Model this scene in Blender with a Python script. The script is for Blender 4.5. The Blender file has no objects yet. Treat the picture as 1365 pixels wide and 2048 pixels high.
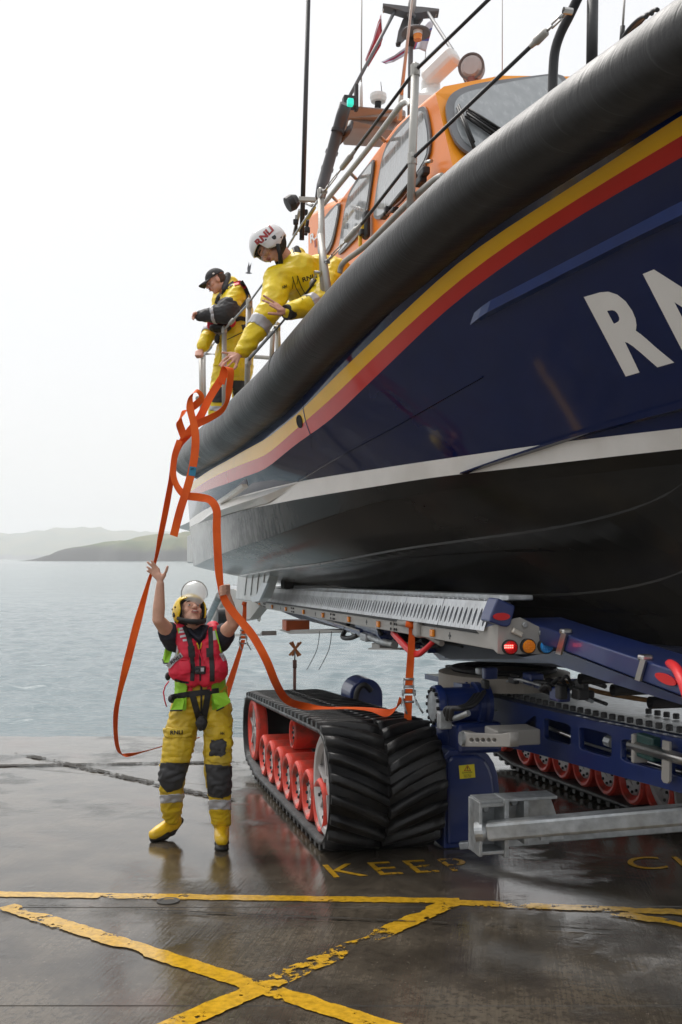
import bpy, bmesh, math, random
import numpy as np
from mathutils import Vector, Matrix, noise
random.seed(7)
SC = bpy.context.scene
COL = SC.collection
PI = math.pi
# ------------------------------------------------------------------ camera, sky, light
F, CX, HY, CAMH = 2000.0, 682.5, 1117.0, 1.70        # focal length and horizon of the picture, in pixels of a 1365 x 2048 frame
cd = bpy.data.cameras.new('camera'); cam = bpy.data.objects.new('camera', cd); COL.objects.link(cam)
cam.location = (0, 0, CAMH); cam.rotation_euler = (PI/2, 0, 0)
cd.sensor_fit = 'VERTICAL'; cd.sensor_height = 36.0; cd.lens = F/2048*36.0
cd.shift_y = (HY-1024)/2048.0; cd.clip_start = 0.05; cd.clip_end = 20000
cd.dof.use_dof = True; cd.dof.focus_distance = 7.2; cd.dof.aperture_fstop = 7.1
SC.camera = cam
w = bpy.data.worlds.new('World'); SC.world = w; w.use_nodes = True
SUN_EL, SUN_AZ = math.radians(58), math.radians(-35)
nt = w.node_tree; nt.nodes.clear()
o_ = nt.nodes.new('ShaderNodeOutputWorld'); bg = nt.nodes.new('ShaderNodeBackground')
sk = nt.nodes.new('ShaderNodeTexSky'); sk.sky_type = 'NISHITA'; sk.sun_disc = False
sk.sun_elevation = SUN_EL; sk.sun_rotation = SUN_AZ; sk.air_density = 1.0; sk.dust_density = 6.0
ov = nt.nodes.new('ShaderNodeMix'); ov.data_type = 'RGBA'; ov.inputs[0].default_value = 0.90   # thick even cloud over the sky
ov.inputs[7].default_value = (4.6, 4.62, 4.65, 1)
nt.links.new(sk.outputs[0], ov.inputs[6]); nt.links.new(ov.outputs[2], bg.inputs[0]); nt.links.new(bg.outputs[0], o_.inputs[0])
bg.inputs[1].default_value = 0.10
sd = bpy.data.lights.new('sun', 'SUN'); sun = bpy.data.objects.new('sun', sd); COL.objects.link(sun)
sd.energy = 1.5; sd.angle = math.radians(40); sd.color = (1.0, 0.97, 0.93)
sun.location = (-6, 8, 20)
sdir = Vector((math.sin(SUN_AZ)*math.cos(SUN_EL), math.cos(SUN_AZ)*math.cos(SUN_EL), math.sin(SUN_EL)))
sun.rotation_euler = sdir.to_track_quat('Z', 'Y').to_euler()
vs = SC.view_settings; vs.view_transform = 'Standard'; vs.look = 'None'; vs.gamma = 1; vs.use_curve_mapping = False
vs.exposure = 1.10
SC.cycles.max_bounces = 8; SC.cycles.volume_bounces = 5; SC.cycles.transparent_max_bounces = 12
SC.cycles.volume_step_rate = 4.0

# ------------------------------------------------------------------ geometry of the place
def V(*a): return Vector(a)
def P(x, y, Y): return V((x-CX)/F*Y, Y, CAMH+(HY-y)/F*Y)          # a point at distance Y
SL = 0.05                                                          # the slipway falls 1 in 20
def gz(X, Y): return -SL*Y
def G(x, y, up=0.0):
    Y = (CAMH-up)/((y-HY)/F-SL); return V((x-CX)/F*Y, Y, -SL*Y+up)
C_, S_ = 0.97217, 0.2343                                           # heading of the boat and its carriage
AX = V(S_, -C_, 0)                                                 # towards the bow
RT = V(C_, S_, 0)                                                  # towards the port side
def B(s, L, z): return V(-2.0+s*S_+(L-1.1)*C_, 13-s*C_+(L-1.1)*S_, z)
def sL(p): 
    dx, dy = p.x+2.0, p.y-13
    return dx*S_-dy*C_, dx*C_+dy*S_+1.1
def onL(x, y, L):                                                  # the point of a lengthwise upright plane seen at x, y
    a = (x-CX)/F; return P(x, y, L/(C_*a+S_))
def onS(x, y, Lf):
    lo, hi = -3.0, 11.4
    for _ in range(50):
        m = (lo+hi)/2; q = B(m, Lf(m), 0)
        px = CX+F*q.x/q.y if q.y > 0.3 else 9999
        if px < x: lo = m
        else: hi = m
    q = B(lo, Lf(lo), 0); return P(x, y, q.y)

# ------------------------------------------------------------------ mesh helpers
class MB:
    def __init__(s): s.v = []; s.f = []; s.m = []; s.mi = 0; s.sm = []; s.smooth = False
    def add(s, vs_, fs):
        b = len(s.v); s.v += [tuple(q) for q in vs_]
        for f in fs: s.f.append([b+i for i in f]); s.m.append(s.mi); s.sm.append(s.smooth)
    def box(s, c, size, ax=None, bev=0.0):
        c = Vector(c); hx, hy, hz = [d/2 for d in size]
        X, Y, Z = ax if ax else (V(1,0,0), V(0,1,0), V(0,0,1))
        if bev <= 0:
            vs_ = [c+X*a*hx+Y*b*hy+Z*d*hz for d in (-1,1) for b in (-1,1) for a in (-1,1)]
            s.add(vs_, [(0,2,3,1),(4,5,7,6),(0,1,5,4),(2,6,7,3),(0,4,6,2),(1,3,7,5)])
        else:
            bm = bmesh.new(); bmesh.ops.create_cube(bm, size=1)
            for q in bm.verts: q.co = V(q.co.x*2*hx, q.co.y*2*hy, q.co.z*2*hz)
            bmesh.ops.bevel(bm, geom=bm.edges[:], offset=min(bev, .45*min(size)), segments=2, affect='EDGES', profile=.5)
            bm.verts.index_update()
            s.add([c+X*q.co.x+Y*q.co.y+Z*q.co.z for q in bm.verts], [[q.index for q in f.verts] for f in bm.faces]); bm.free()
    def ring_frame(s, d):
        d = d.normalized(); u = d.cross(V(0,0,1)) if abs(d.z) < .95 else d.cross(V(1,0,0)); u.normalize(); return u, d.cross(u)
    def tube(s, pts, r, n=10, cap=True):
        pts = [Vector(p) for p in pts]; k = len(pts); rs = r if hasattr(r, '__len__') else [r]*k
        ids = []; u = None
        for i, p in enumerate(pts):
            d = (pts[min(i+1,k-1)]-pts[max(i-1,0)])
            if d.length < 1e-9: d = V(0,0,1)
            d.normalize()
            if u is None: u, _ = s.ring_frame(d)
            u = (u-d*u.dot(d)); 
            if u.length < 1e-6: u, _ = s.ring_frame(d)
            u.normalize(); w_ = d.cross(u)
            ids.append([p+(u*math.cos(2*PI*j/n)+w_*math.sin(2*PI*j/n))*rs[i] for j in range(n)])
        vs_ = [q for ring in ids for q in ring]; fs = []
        for i in range(k-1):
            for j in range(n): fs.append((i*n+j, i*n+(j+1)%n, (i+1)*n+(j+1)%n, (i+1)*n+j))
        sv = s.smooth; s.smooth = True; b = len(s.v); s.add(vs_, fs); s.smooth = sv
        if cap:
            s.f.append([b+j for j in reversed(range(n))]); s.f.append([b+(k-1)*n+j for j in range(n)]); s.m += [s.mi]*2; s.sm += [False]*2
    def capsule(s, a, b, ra, rb, n=14, rings=4):
        a, b = Vector(a), Vector(b); d = (b-a); d = d.normalized() if d.length > 1e-6 else V(0,0,1)
        pts = []; rs = []
        for i in range(rings+1):
            t = PI/2*i/rings; pts.append(a-d*ra*math.cos(t)); rs.append(max(1e-4, ra*math.sin(t)))
        for i in range(rings+1):
            t = PI/2*i/rings; pts.append(b+d*rb*math.sin(t)); rs.append(max(1e-4, rb*math.cos(t)))
        s.tube(pts, rs, n)
    def ell(s, c, r, ax=None, n=16, m=10):
        c = Vector(c); X, Y, Z = ax if ax else (V(1,0,0), V(0,1,0), V(0,0,1))
        vs_ = [c+Z*r[2]]; fs = []
        for i in range(1, m):
            t = PI*i/m
            for j in range(n):
                p = 2*PI*j/n; vs_.append(c+X*r[0]*math.sin(t)*math.cos(p)+Y*r[1]*math.sin(t)*math.sin(p)+Z*r[2]*math.cos(t))
        vs_.append(c-Z*r[2]); e = len(vs_)-1
        for j in range(n):
            fs.append((0, 1+j, 1+(j+1)%n))
            for i in range(m-2): fs.append((1+i*n+j, 1+(i+1)*n+j, 1+(i+1)*n+(j+1)%n, 1+i*n+(j+1)%n))
            fs.append((1+(m-2)*n+j, e, 1+(m-2)*n+(j+1)%n))
        sv = s.smooth; s.smooth = True; s.add(vs_, fs); s.smooth = sv
    def lathe(s, c, axis, prof, n=24):
        """prof: list of (distance along axis, radius)"""
        c = Vector(c); d = Vector(axis).normalized(); u, w_ = s.ring_frame(d); k = len(prof); vs_ = []; fs = []
        for (t, r) in prof:
            for j in range(n): a = 2*PI*j/n; vs_.append(c+d*t+(u*math.cos(a)+w_*math.sin(a))*max(r, 1e-4))
        for i in range(k-1):
            for j in range(n): fs.append((i*n+j, (i+1)*n+j, (i+1)*n+(j+1)%n, i*n+(j+1)%n))
        s.add(vs_, fs)
    def prism(s, poly, vec):
        """poly: 3D outline, swept along vec"""
        n = len(poly); poly = [Vector(p) for p in poly]; vec = Vector(vec)
        s.add(poly+[p+vec for p in poly], [list(reversed(range(n))), list(range(n, 2*n))]+[(i, (i+1)%n, n+(i+1)%n, n+i) for i in range(n)])
    def grid(s, rows, closed=False):
        n = len(rows[0]); vs_ = [q for r in rows for q in r]; fs = []
        for i in range(len(rows)-1):
            for j in range(n if closed else n-1): fs.append((i*n+j, i*n+(j+1)%n, (i+1)*n+(j+1)%n, (i+1)*n+j))
        s.add(vs_, fs)
    def mesh(s, name):
        me = bpy.data.meshes.new(name); me.from_pydata(s.v, [], s.f); me.update()
        me.polygons.foreach_set('material_index', s.m); me.polygons.foreach_set('use_smooth', s.sm); return me

def fixn(me):
    bm = bmesh.new(); bm.from_mesh(me); bmesh.ops.recalc_face_normals(bm, faces=bm.faces); bm.to_mesh(me); bm.free()
def link(name, me, mats, parent=None, label=None, cat=None, group=None, kind=None):
    o = bpy.data.objects.new(name, me); COL.objects.link(o)
    if me is not None and len(me.materials) == 0:
        for m in (mats if isinstance(mats, (list, tuple)) else [mats]): me.materials.append(m)
    setp(o, parent); tag(o, label, cat, group, kind); return o
def setp(o, parent):
    if parent is not None:
        o.parent = parent
        if parent.type == 'EMPTY': o.matrix_parent_inverse = Matrix.Translation(-parent.location)
def tag(o, label=None, cat=None, group=None, kind=None):
    if label: o['label'] = label
    if cat: o['category'] = cat
    if group: o['group'] = group
    if kind: o['kind'] = kind
    return o
def build(mb, name, mats, parent=None, fix=True, bevel=0, **k):
    me = mb.mesh(name)
    if fix: fixn(me)
    o = link(name, me, mats, parent, **k)
    if bevel:
        b = o.modifiers.new('bevel', 'BEVEL'); b.width = bevel; b.segments = 2; b.limit_method = 'ANGLE'; b.angle_limit = math.radians(40)
    return o
def empty(name, loc, label, cat, group=None):
    o = bpy.data.objects.new(name, None); COL.objects.link(o); o.location = loc; o.empty_display_size = .1
    return tag(o, label, cat, group)
def copyo(o, parent, mat=None):
    c = o.copy(); COL.objects.link(c); c.parent = parent
    if mat is not None: c.matrix_basis = mat
    return c

def text_bits(s, size=1.0, bold=0.0, spacing=1.0):
    """2D triangles of a word: (verts, faces, width); letters one cap high"""
    cu = bpy.data.curves.new('lettering', 'FONT'); cu.body = s; cu.size = size; cu.offset = bold; cu.space_character = spacing; cu.resolution_u = 4
    ob = bpy.data.objects.new('lettering', cu); COL.objects.link(ob)
    dg = bpy.context.evaluated_depsgraph_get(); me = ob.evaluated_get(dg).to_mesh()
    bm = bmesh.new(); bm.from_mesh(me); bmesh.ops.triangulate(bm, faces=bm.faces)
    bmesh.ops.subdivide_edges(bm, edges=[e for e in bm.edges if e.calc_length() > .25*size], cuts=2); bmesh.ops.triangulate(bm, faces=bm.faces)
    bm.verts.index_update()
    vs_ = [(q.co.x, q.co.y) for q in bm.verts]; fs = [[q.index for q in f.verts] for f in bm.faces]; bm.free()
    COL.objects.unlink(ob); bpy.data.objects.remove(ob)
    x0 = min(q[0] for q in vs_); x1 = max(q[0] for q in vs_); y1 = max(q[1] for q in vs_); y0 = min(q[1] for q in vs_)
    h = y1-y0
    return [((a-x0)/h, (b-y0)/h) for a, b in vs_], fs, (x1-x0)/h
def lettering(word, fn, mat, parent, name='lettering', bold=0.0, spacing=1.0, **k):
    """fn(u, v): point on the surface, u along the word in cap heights, v 0..1 up the letters"""
    vs_, fs, wd = text_bits(word, 1.0, bold, spacing); mb = MB(); mb.add([fn(u/wd, v) for u, v in vs_], fs)
    return build(mb, name, mat, parent, fix=False, **k)

# ------------------------------------------------------------------ materials
MATS = {}
def mat(name, col=(.5,.5,.5), rough=.5, metal=0.0, var=0.15, vscale=6.0, bump=0.0, bscale=40.0, coat=0.0, dirt=None, dirt_amt=0.0, dirt_scale=3.0,
        stretch=(1,1,1), rvar=0.0, emit=None, est=0.0, alpha=1.0, trans=0.0, spec=0.5, coat_rough=0.05):
    if name in MATS: return MATS[name]
    m = bpy.data.materials.new(name); m.use_nodes = True; n = m.node_tree; L = n.links; n.nodes.clear()
    out = n.nodes.new('ShaderNodeOutputMaterial'); bs = n.nodes.new('ShaderNodeBsdfPrincipled'); L.new(bs.outputs[0], out.inputs[0])
    tc = n.nodes.new('ShaderNodeTexCoord'); mp = n.nodes.new('ShaderNodeMapping'); mp.inputs['Scale'].default_value = stretch
    L.new(tc.outputs['Object'], mp.inputs[0])
    nz = n.nodes.new('ShaderNodeTexNoise'); nz.inputs['Scale'].default_value = vscale; nz.inputs['Detail'].default_value = 5; L.new(mp.outputs[0], nz.inputs['Vector'])
    rp = n.nodes.new('ShaderNodeMapRange'); rp.inputs[1].default_value = .25; rp.inputs[2].default_value = .75
    rp.inputs[3].default_value = 1-var; rp.inputs[4].default_value = 1+var; L.new(nz.outputs[0], rp.inputs[0])
    mx = n.nodes.new('ShaderNodeMix'); mx.data_type = 'RGBA'; mx.blend_type = 'MULTIPLY'; mx.inputs[0].default_value = 1
    mx.inputs[6].default_value = (*col, 1); L.new(rp.outputs[0], mx.inputs[7]); c_out = mx.outputs[2]
    if dirt:
        dz = n.nodes.new('ShaderNodeTexNoise'); dz.inputs['Scale'].default_value = dirt_scale; dz.inputs['Detail'].default_value = 8; L.new(mp.outputs[0], dz.inputs['Vector'])
        dr = n.nodes.new('ShaderNodeMapRange'); dr.inputs[1].default_value = .48; dr.inputs[2].default_value = .66; dr.inputs[3].default_value = 0; dr.inputs[4].default_value = dirt_amt
        L.new(dz.outputs[0], dr.inputs[0])
        dm = n.nodes.new('ShaderNodeMix'); dm.data_type = 'RGBA'; dm.inputs[7].default_value = (*dirt, 1); L.new(c_out, dm.inputs[6]); L.new(dr.outputs[0], dm.inputs[0]); c_out = dm.outputs[2]
    L.new(c_out, bs.inputs['Base Color'])
    bs.inputs['Roughness'].default_value = rough; bs.inputs['Metallic'].default_value = metal; bs.inputs['Specular IOR Level'].default_value = spec
    if rvar:
        rr = n.nodes.new('ShaderNodeMapRange'); rr.inputs[1].default_value = .3; rr.inputs[2].default_value = .7
        rr.inputs[3].default_value = max(.02, rough-rvar); rr.inputs[4].default_value = min(1, rough+rvar); L.new(nz.outputs[0], rr.inputs[0]); L.new(rr.outputs[0], bs.inputs['Roughness'])
    bs.inputs['Coat Weight'].default_value = coat; bs.inputs['Coat Roughness'].default_value = coat_rough
    if bump:
        bz = n.nodes.new('ShaderNodeTexNoise'); bz.inputs['Scale'].default_value = bscale; bz.inputs['Detail'].default_value = 4; L.new(mp.outputs[0], bz.inputs['Vector'])
        bp = n.nodes.new('ShaderNodeBump'); bp.inputs['Strength'].default_value = min(1, bump); bp.inputs['Distance'].default_value = .01*max(1, bump); L.new(bz.outputs[0], bp.inputs['Height']); L.new(bp.outputs[0], bs.inputs['Normal'])
    if emit: bs.inputs['Emission Color'].default_value = (*emit, 1); bs.inputs['Emission Strength'].default_value = est
    bs.inputs['Alpha'].default_value = alpha; bs.inputs['Transmission Weight'].default_value = trans
    MATS[name] = m; return m

M_rub = mat('wet_black_rubber', (.006,.006,.0065), .40, bump=.3, bscale=60, rvar=.12, dirt=(.045,.043,.04), dirt_amt=.35, vscale=9, spec=.32)
M_navy = mat('navy_gelcoat', (.001,.009,.058), .07, coat=.25, var=.1, bump=.03, bscale=2.2, spec=.4)
M_blue = mat('blue_paint', (.010,.026,.13), .32, coat=.35, var=.15, dirt=(.03,.035,.06), dirt_amt=.35, bump=.05, bscale=25)
M_blue2 = mat('bright_blue_paint', (.010,.035,.16), .3, coat=.4)
M_yelp = mat('yellow_gelcoat', (.82,.46,.006), .2, coat=.12, var=.05)
M_redp = mat('red_gelcoat', (.50,.018,.010), .2, coat=.12, var=.06)
M_whp = mat('white_gelcoat', (.78,.76,.72), .3, coat=.3, var=.05, dirt=(.4,.37,.32), dirt_amt=.3)
M_white = mat('white_paint', (.75,.75,.73), .35, var=.06)
M_orange = mat('orange_gelcoat', (.92,.235,.012), .32, coat=.08, var=.04, spec=.3)
M_alu = mat('brushed_aluminium', (.55,.55,.54), .38, metal=.85, var=.12, bump=.06, bscale=80, dirt=(.35,.34,.32), dirt_amt=.4)
M_steel = mat('stainless_steel', (.5,.49,.47), .28, metal=1, var=.1)
M_greyrail = mat('grey_painted_rail', (.42,.41,.38), .42, metal=.25, var=.08, bump=.05)
M_galv = mat('galvanised_steel', (.42,.44,.45), .45, metal=.65, var=.3, vscale=18, bump=.12, bscale=30, dirt=(.25,.24,.21), dirt_amt=.5)
M_dark = mat('black_plastic', (.016,.016,.017), .5, bump=.1)
M_black = mat('dark_recess', (.008,.008,.009), .7)
M_cable = mat('black_coated_wire', (.02,.021,.024), .45)
M_redw = mat('red_polyurethane', (.74,.06,.035), .42, var=.12, dirt=(.10,.05,.035), dirt_amt=.75, dirt_scale=6)
M_hub = mat('grey_wheel_hub', (.52,.50,.49), .45, metal=.3, var=.15, dirt=(.2,.19,.18), dirt_amt=.4)
M_hose = mat('red_hose', (.80,.03,.035), .4, var=.05)
M_strap = mat('orange_webbing', (.80,.115,.008), .75, var=.12, vscale=30, bump=.25, bscale=400, spec=.2)
M_sil = mat('silver_plate', (.60,.62,.64), .35, metal=.7, var=.1, vscale=10, bump=.08, dirt=(.33,.33,.33), dirt_amt=.5)
M_putty = mat('grey_painted_plate', (.36,.345,.32), .45, metal=.1, var=.08, dirt=(.2,.19,.17), dirt_amt=.3)
M_amber = mat('amber_lens', (.85,.26,.01), .2, var=.05)
M_redl = mat('red_lens', (.6,.008,.01), .25, var=.05)
# ------------------------------------------------------------------ special materials
def nodes(name):
    m = bpy.data.materials.new(name); m.use_nodes = True; n = m.node_tree; n.nodes.clear()
    out = n.nodes.new('ShaderNodeOutputMaterial'); bs = n.nodes.new('ShaderNodeBsdfPrincipled'); n.links.new(bs.outputs[0], out.inputs[0])
    tc = n.nodes.new('ShaderNodeTexCoord')
    return m, n, bs, tc.outputs['Object']
def N(n, t, **k):
    q = n.nodes.new(t)
    for a, b in k.items(): setattr(q, a, b)
    return q
def noise_n(n, vec, scale, detail=5, stretch=None, rough=.5):
    if stretch:
        mp = N(n, 'ShaderNodeMapping'); mp.inputs['Scale'].default_value = stretch; n.links.new(vec, mp.inputs[0]); vec = mp.outputs[0]
    z = N(n, 'ShaderNodeTexNoise'); z.inputs['Scale'].default_value = scale; z.inputs['Detail'].default_value = detail; z.inputs['Roughness'].default_value = rough
    n.links.new(vec, z.inputs['Vector']); return z.outputs[0]
def mapr(n, s, a, b, c=0.0, d=1.0):
    q = N(n, 'ShaderNodeMapRange'); q.interpolation_type = 'SMOOTHSTEP'
    for i, x in zip((1,2,3,4), (a,b,c,d)): q.inputs[i].default_value = x
    n.links.new(s, q.inputs[0]); return q.outputs[0]
def mixc(n, f, a, b):
    q = N(n, 'ShaderNodeMix', data_type='RGBA')
    for i, x in ((0,f),(6,a),(7,b)):
        if isinstance(x, (int, float)): q.inputs[i].default_value = x
        elif isinstance(x, tuple): q.inputs[i].default_value = (*x, 1)
        else: n.links.new(x, q.inputs[i])
    return q.outputs[2]
def mth(n, op, a, b=0.0):
    q = N(n, 'ShaderNodeMath', operation=op)
    for i, x in ((0,a),(1,b)):
        if isinstance(x, (int, float)): q.inputs[i].default_value = x
        else: n.links.new(x, q.inputs[i])
    return q.outputs[0]
def bumpn(n, h, dist, strength=1.0, nrm=None):
    q = N(n, 'ShaderNodeBump'); q.inputs['Strength'].default_value = strength; q.inputs['Distance'].default_value = dist
    n.links.new(h, q.inputs['Height'])
    if nrm is not None: n.links.new(nrm, q.inputs['Normal'])
    return q.outputs[0]

def wet_concrete(name, paint=None):
    m, n, bs, vec = nodes(name)
    rm = N(n, 'ShaderNodeMapping'); rm.inputs['Rotation'].default_value = (0,0,.16); n.links.new(vec, rm.inputs[0]); rot = rm.outputs[0]
    big = noise_n(n, vec, .55, 4); mid = noise_n(n, vec, 2.6, 6); fine = noise_n(n, vec, 28, 5, rough=.65); grit = noise_n(n, vec, 130, 2)
    broom = noise_n(n, rot, 9, 4, stretch=(9, .22, 1), rough=.6)                       # brushed finish down the slope
    col = mixc(n, mapr(n, mid, .3, .7), (.044,.036,.027), (.114,.094,.070))
    col = mixc(n, mapr(n, fine, .42, .72, 0, .7), col, (.024,.02,.016)); col = mixc(n, mapr(n, broom, .40, .66, 0, .35), col, (.032,.027,.021)); spk = noise_n(n, vec, 60, 3); col = mixc(n, mapr(n, spk, .68, .74, 0, .6), col, (.20,.18,.15))
    rust = noise_n(n, vec, .9, 6); col = mixc(n, mapr(n, rust, .57, .72, 0, .5), col, (.080,.034,.020))
    pud = mapr(n, mth(n, 'ADD', mth(n, 'MULTIPLY', big, .65), mth(n, 'MULTIPLY', mid, .35)),   .34, .48)   # where water stands
    rgh = mth(n, 'ADD', mth(n, 'MULTIPLY', mth(n, 'SUBTRACT', 1.0, pud), .15), .035)
    rgh = mth(n, 'ADD', rgh, mth(n, 'MULTIPLY', mapr(n, fine, .4, .8), .12))
    h = mth(n, 'ADD', mth(n, 'MULTIPLY', fine, .5), mth(n, 'MULTIPLY', broom, 1.1)); h = mth(n, 'ADD', h, mth(n, 'MULTIPLY', grit, .25))
    keep = mth(n, 'ADD', mth(n, 'MULTIPLY', mth(n, 'SUBTRACT', 1.0, pud), .85), .10)
    h = mth(n, 'MULTIPLY', h, keep); h = mth(n, 'ADD', h, mth(n, 'MULTIPLY', mid, .35))
    nb = bumpn(n, h, .009, .85)
    bs.inputs['Coat Weight'].default_value = .0
    bs.inputs['IOR'].default_value = 1.45; bs.inputs['Specular IOR Level'].default_value = .55
    if paint:
        worn = noise_n(n, vec, 9, 10, rough=.72); wb = noise_n(n, vec, 1.1, 3)
        mask = mapr(n, mth(n, 'ADD', mth(n, 'MULTIPLY', worn, .6), mth(n, 'MULTIPLY', wb, .4)), paint[1], paint[1]+.015)
        tone = mixc(n, mapr(n, fine, .35, .7), paint[0], tuple(c*.62 for c in paint[0]))
        n.links.new(tone, bs.inputs['Base Color']); n.links.new(rgh, bs.inputs['Roughness']); n.links.new(nb, bs.inputs['Normal']); n.links.new(mask, bs.inputs['Alpha'])
        return m
    n.links.new(col, bs.inputs['Base Color']); n.links.new(rgh, bs.inputs['Roughness']); n.links.new(nb, bs.inputs['Normal'])
    return m
M_conc = wet_concrete('wet_concrete')
M_ylet = wet_concrete('faded_yellow_lettering', ((.50,.28,.02), .445))
M_yline = wet_concrete('worn_yellow_road_paint', ((.58,.33,.02), .425))

def sea_mat():
    m, n, bs, vec = nodes('sea_water')
    bs.inputs['Base Color'].default_value = (.12,.165,.18,1); bs.inputs['Roughness'].default_value = .12; bs.inputs['IOR'].default_value = 1.33
    a = noise_n(n, vec, 3.4, 6, stretch=(.6, 1.3, 1)); b = noise_n(n, vec, .35, 5, stretch=(.5, 1.2, 1))
    h = mth(n, 'ADD', mth(n, 'MULTIPLY', a, .10), mth(n, 'MULTIPLY', b, .35))
    n.links.new(bumpn(n, h, 1.0, .62), bs.inputs['Normal']); return m
M_sea = sea_mat()
def hill_mat():
    m, n, bs, vec = nodes('grass_and_cliff')
    a = noise_n(n, vec, .012, 8, rough=.6); g = N(n, 'ShaderNodeNewGeometry'); sp = N(n, 'ShaderNodeSeparateXYZ'); n.links.new(g.outputs['Normal'], sp.inputs[0])
    grass = mixc(n, mapr(n, a, .4, .6), (.115,.115,.04), (.06,.085,.028))
    ps = N(n, 'ShaderNodeSeparateXYZ'); n.links.new(g.outputs['Position'], ps.inputs[0]); b = noise_n(n, vec, .03, 5)
    hgt = mth(n, 'ADD', ps.outputs[2], mth(n, 'MULTIPLY', b, -22.0))
    col = mixc(n, mapr(n, hgt, -3.0, 5.0), (.026,.024,.024), grass)
    n.links.new(col, bs.inputs['Base Color']); bs.inputs['Roughness'].default_value = .95; return m
M_hill = hill_mat()

# ------------------------------------------------------------------ the slipway (big cast slabs with open joints)
ground = empty('slipway', (0,0,0), None, None); tag(ground, kind='structure')
jt = [(-60.,8.3),(60.,8.3)]
def slab(poly, name='concrete_slab'):
    """poly in ground x, y; a slab with its top on the slope"""
    mb = MB(); n = len(poly); cx = sum(p[0] for p in poly)/n; cy = sum(p[1] for p in poly)/n
    top = [V(x, y, gz(x, y)) for x, y in poly]
    inn = []
    for i, p in enumerate(top):
        a = (top[i]-top[i-1]).normalized(); b = (top[(i+1)%n]-top[i]).normalized(); na = V(-a.y, a.x, 0); nb_ = V(-b.y, b.x, 0)
        q = (na+nb_); q = q/max(.4, 1+na.dot(nb_)); inn.append(q)
    t0 = [p+q*.006 for p, q in zip(top, inn)]; t1 = [p+q*.003-V(0,0,.006) for p, q in zip(top, inn)]; t2 = [V(p.x, p.y, p.z-.20) for p in t1]
    mb.add(t0+t1+t2, [list(range(n))]+[(n+i, n+(i+1)%n, (i+1)%n, i) for i in range(n)]+[(2*n+i, 2*n+(i+1)%n, n+(i+1)%n, n+i) for i in range(n)])
    return build(mb, name, M_conc, ground, kind='structure')
def gp(x, y): q = G(x, y); return (q.x, q.y)
# joints read off the photograph: two lines across the slope and an oblique one
A = gp(0,1531); Bq = gp(480,1524); ycross = (A[1]+Bq[1])/2
j1l = (-40, ycross+.25); j1r = (60, ycross-.6)
k0 = gp(60,1512); k1 = gp(470,1604)
yj2 = gp(100,1815)[1]; yj3 = gp(200,2008)[1]
def y1(x): return ycross+.25+(x+40)/100*(-.85)
kx0 = -3.9; ky0 = y1(kx0); kx1 = 1.2; ky1 = G(470,1604).y-.35
slab([(-40, y1(-40)), (kx0, ky0), (60, y1(60)), (60, 30), (-40, 30)])
slab([(-40, yj2+.1), (-5.2, yj2+.05), (kx1, ky1), (kx0, ky0), (-40, y1(-40))]) if False else None
slab([(-40, yj2), (-1.0, yj2), (kx1+2.4, yj2+.03), (kx1+2.4, ky1-.25), (kx1, ky1), (kx0, ky0), (-40, y1(-40))])
slab([(kx1, ky1), (kx1+2.4, ky1-.25), (60, ky1-.6), (60, y1(60)), (kx0, ky0)])
slab([(kx1+2.4, yj2+.03), (60, yj2), (60, ky1-.6), (kx1+2.4, ky1-.25)])
slab([(-40, yj3), (60, yj3-.05), (60, yj2), (kx1+2.4, yj2+.03), (-1.0, yj2), (-40, yj2)])
slab([(-40, -30), (60, -30), (60, yj3-.05), (-40, yj3)])
mb = MB(); mb.add([V(x, y, gz(x,y)-.05) for x, y in ((-80,-40),(120,-40),(120,60),(-80,60))], [(0,1,2,3)])
build(mb, 'slipway_bed', mat('dark_joint_filler', (.02,.018,.016), .6), ground, kind='structure')

# yellow hatching and letters painted on the concrete
def paint(poly, name='yellow_line'):
    mb = MB(); pts = [G(*p) for p in poly]; mb.add([V(p.x, p.y, p.z+.004) for p in pts], [list(range(len(pts)))])
    return build(mb, name, M_yline, ground, fix=False, kind='structure')
lid = 0
def pline(a, b, wd):
    p, q = G(*a), G(*b); d = (q-p).normalized(); nn = V(-d.y, d.x, 0)*wd/2; ln = (q-p).length
    global lid; lid += 1; mb = MB(); k = int(ln/.012); rows_ = []
    for i in range(k+1):
        c = p.lerp(q, i/k); e = [noise.fractal(V(c.x*14, c.y*14, lid*3+s_*7), .8, 2.0, 4)*.010-.5*max(0, noise.noise(V(c.x*3.1, c.y*3.1, lid*5+s_*9))-.32)*.22 for s_ in (0, 1)]
        u = nn.normalized(); rows_.append([V(v.x, v.y, gz(v.x, v.y)+.004+lid*.0008) for v in (c-nn-u*e[0], c+nn+u*e[1])])
    mb.grid(rows_)
    return build(mb, 'yellow_line', M_yline, ground, fix=False, kind='structure')
pline((-900,1776),(920,1803),.105); pline((905,1806),(2100,1858),.105)
pline((12,1814),(790,2062),.12); pline((905,1806),(330,2062),.13); pline((1225,1828),(1700,1905),.11)
def joint_filler():
    m, n, bs, vec = nodes('dirty_joint_filler'); a = noise_n(n, vec, 22, 6, rough=.7); b = noise_n(n, vec, 2.2, 3)
    n.links.new(mixc(n, a, (.012,.011,.010), (.045,.040,.032)), bs.inputs['Base Color']); bs.inputs['Roughness'].default_value = .7; bs.inputs['Specular IOR Level'].default_value = .2
    n.links.new(mapr(n, mth(n, 'ADD', mth(n, 'MULTIPLY', a, .55), mth(n, 'MULTIPLY', b, .45)), .44, .50), bs.inputs['Alpha']); n.links.new(bumpn(n, a, .01, .8), bs.inputs['Normal']); return m
M_yl0 = M_yline; M_yline = joint_filler()
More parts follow.
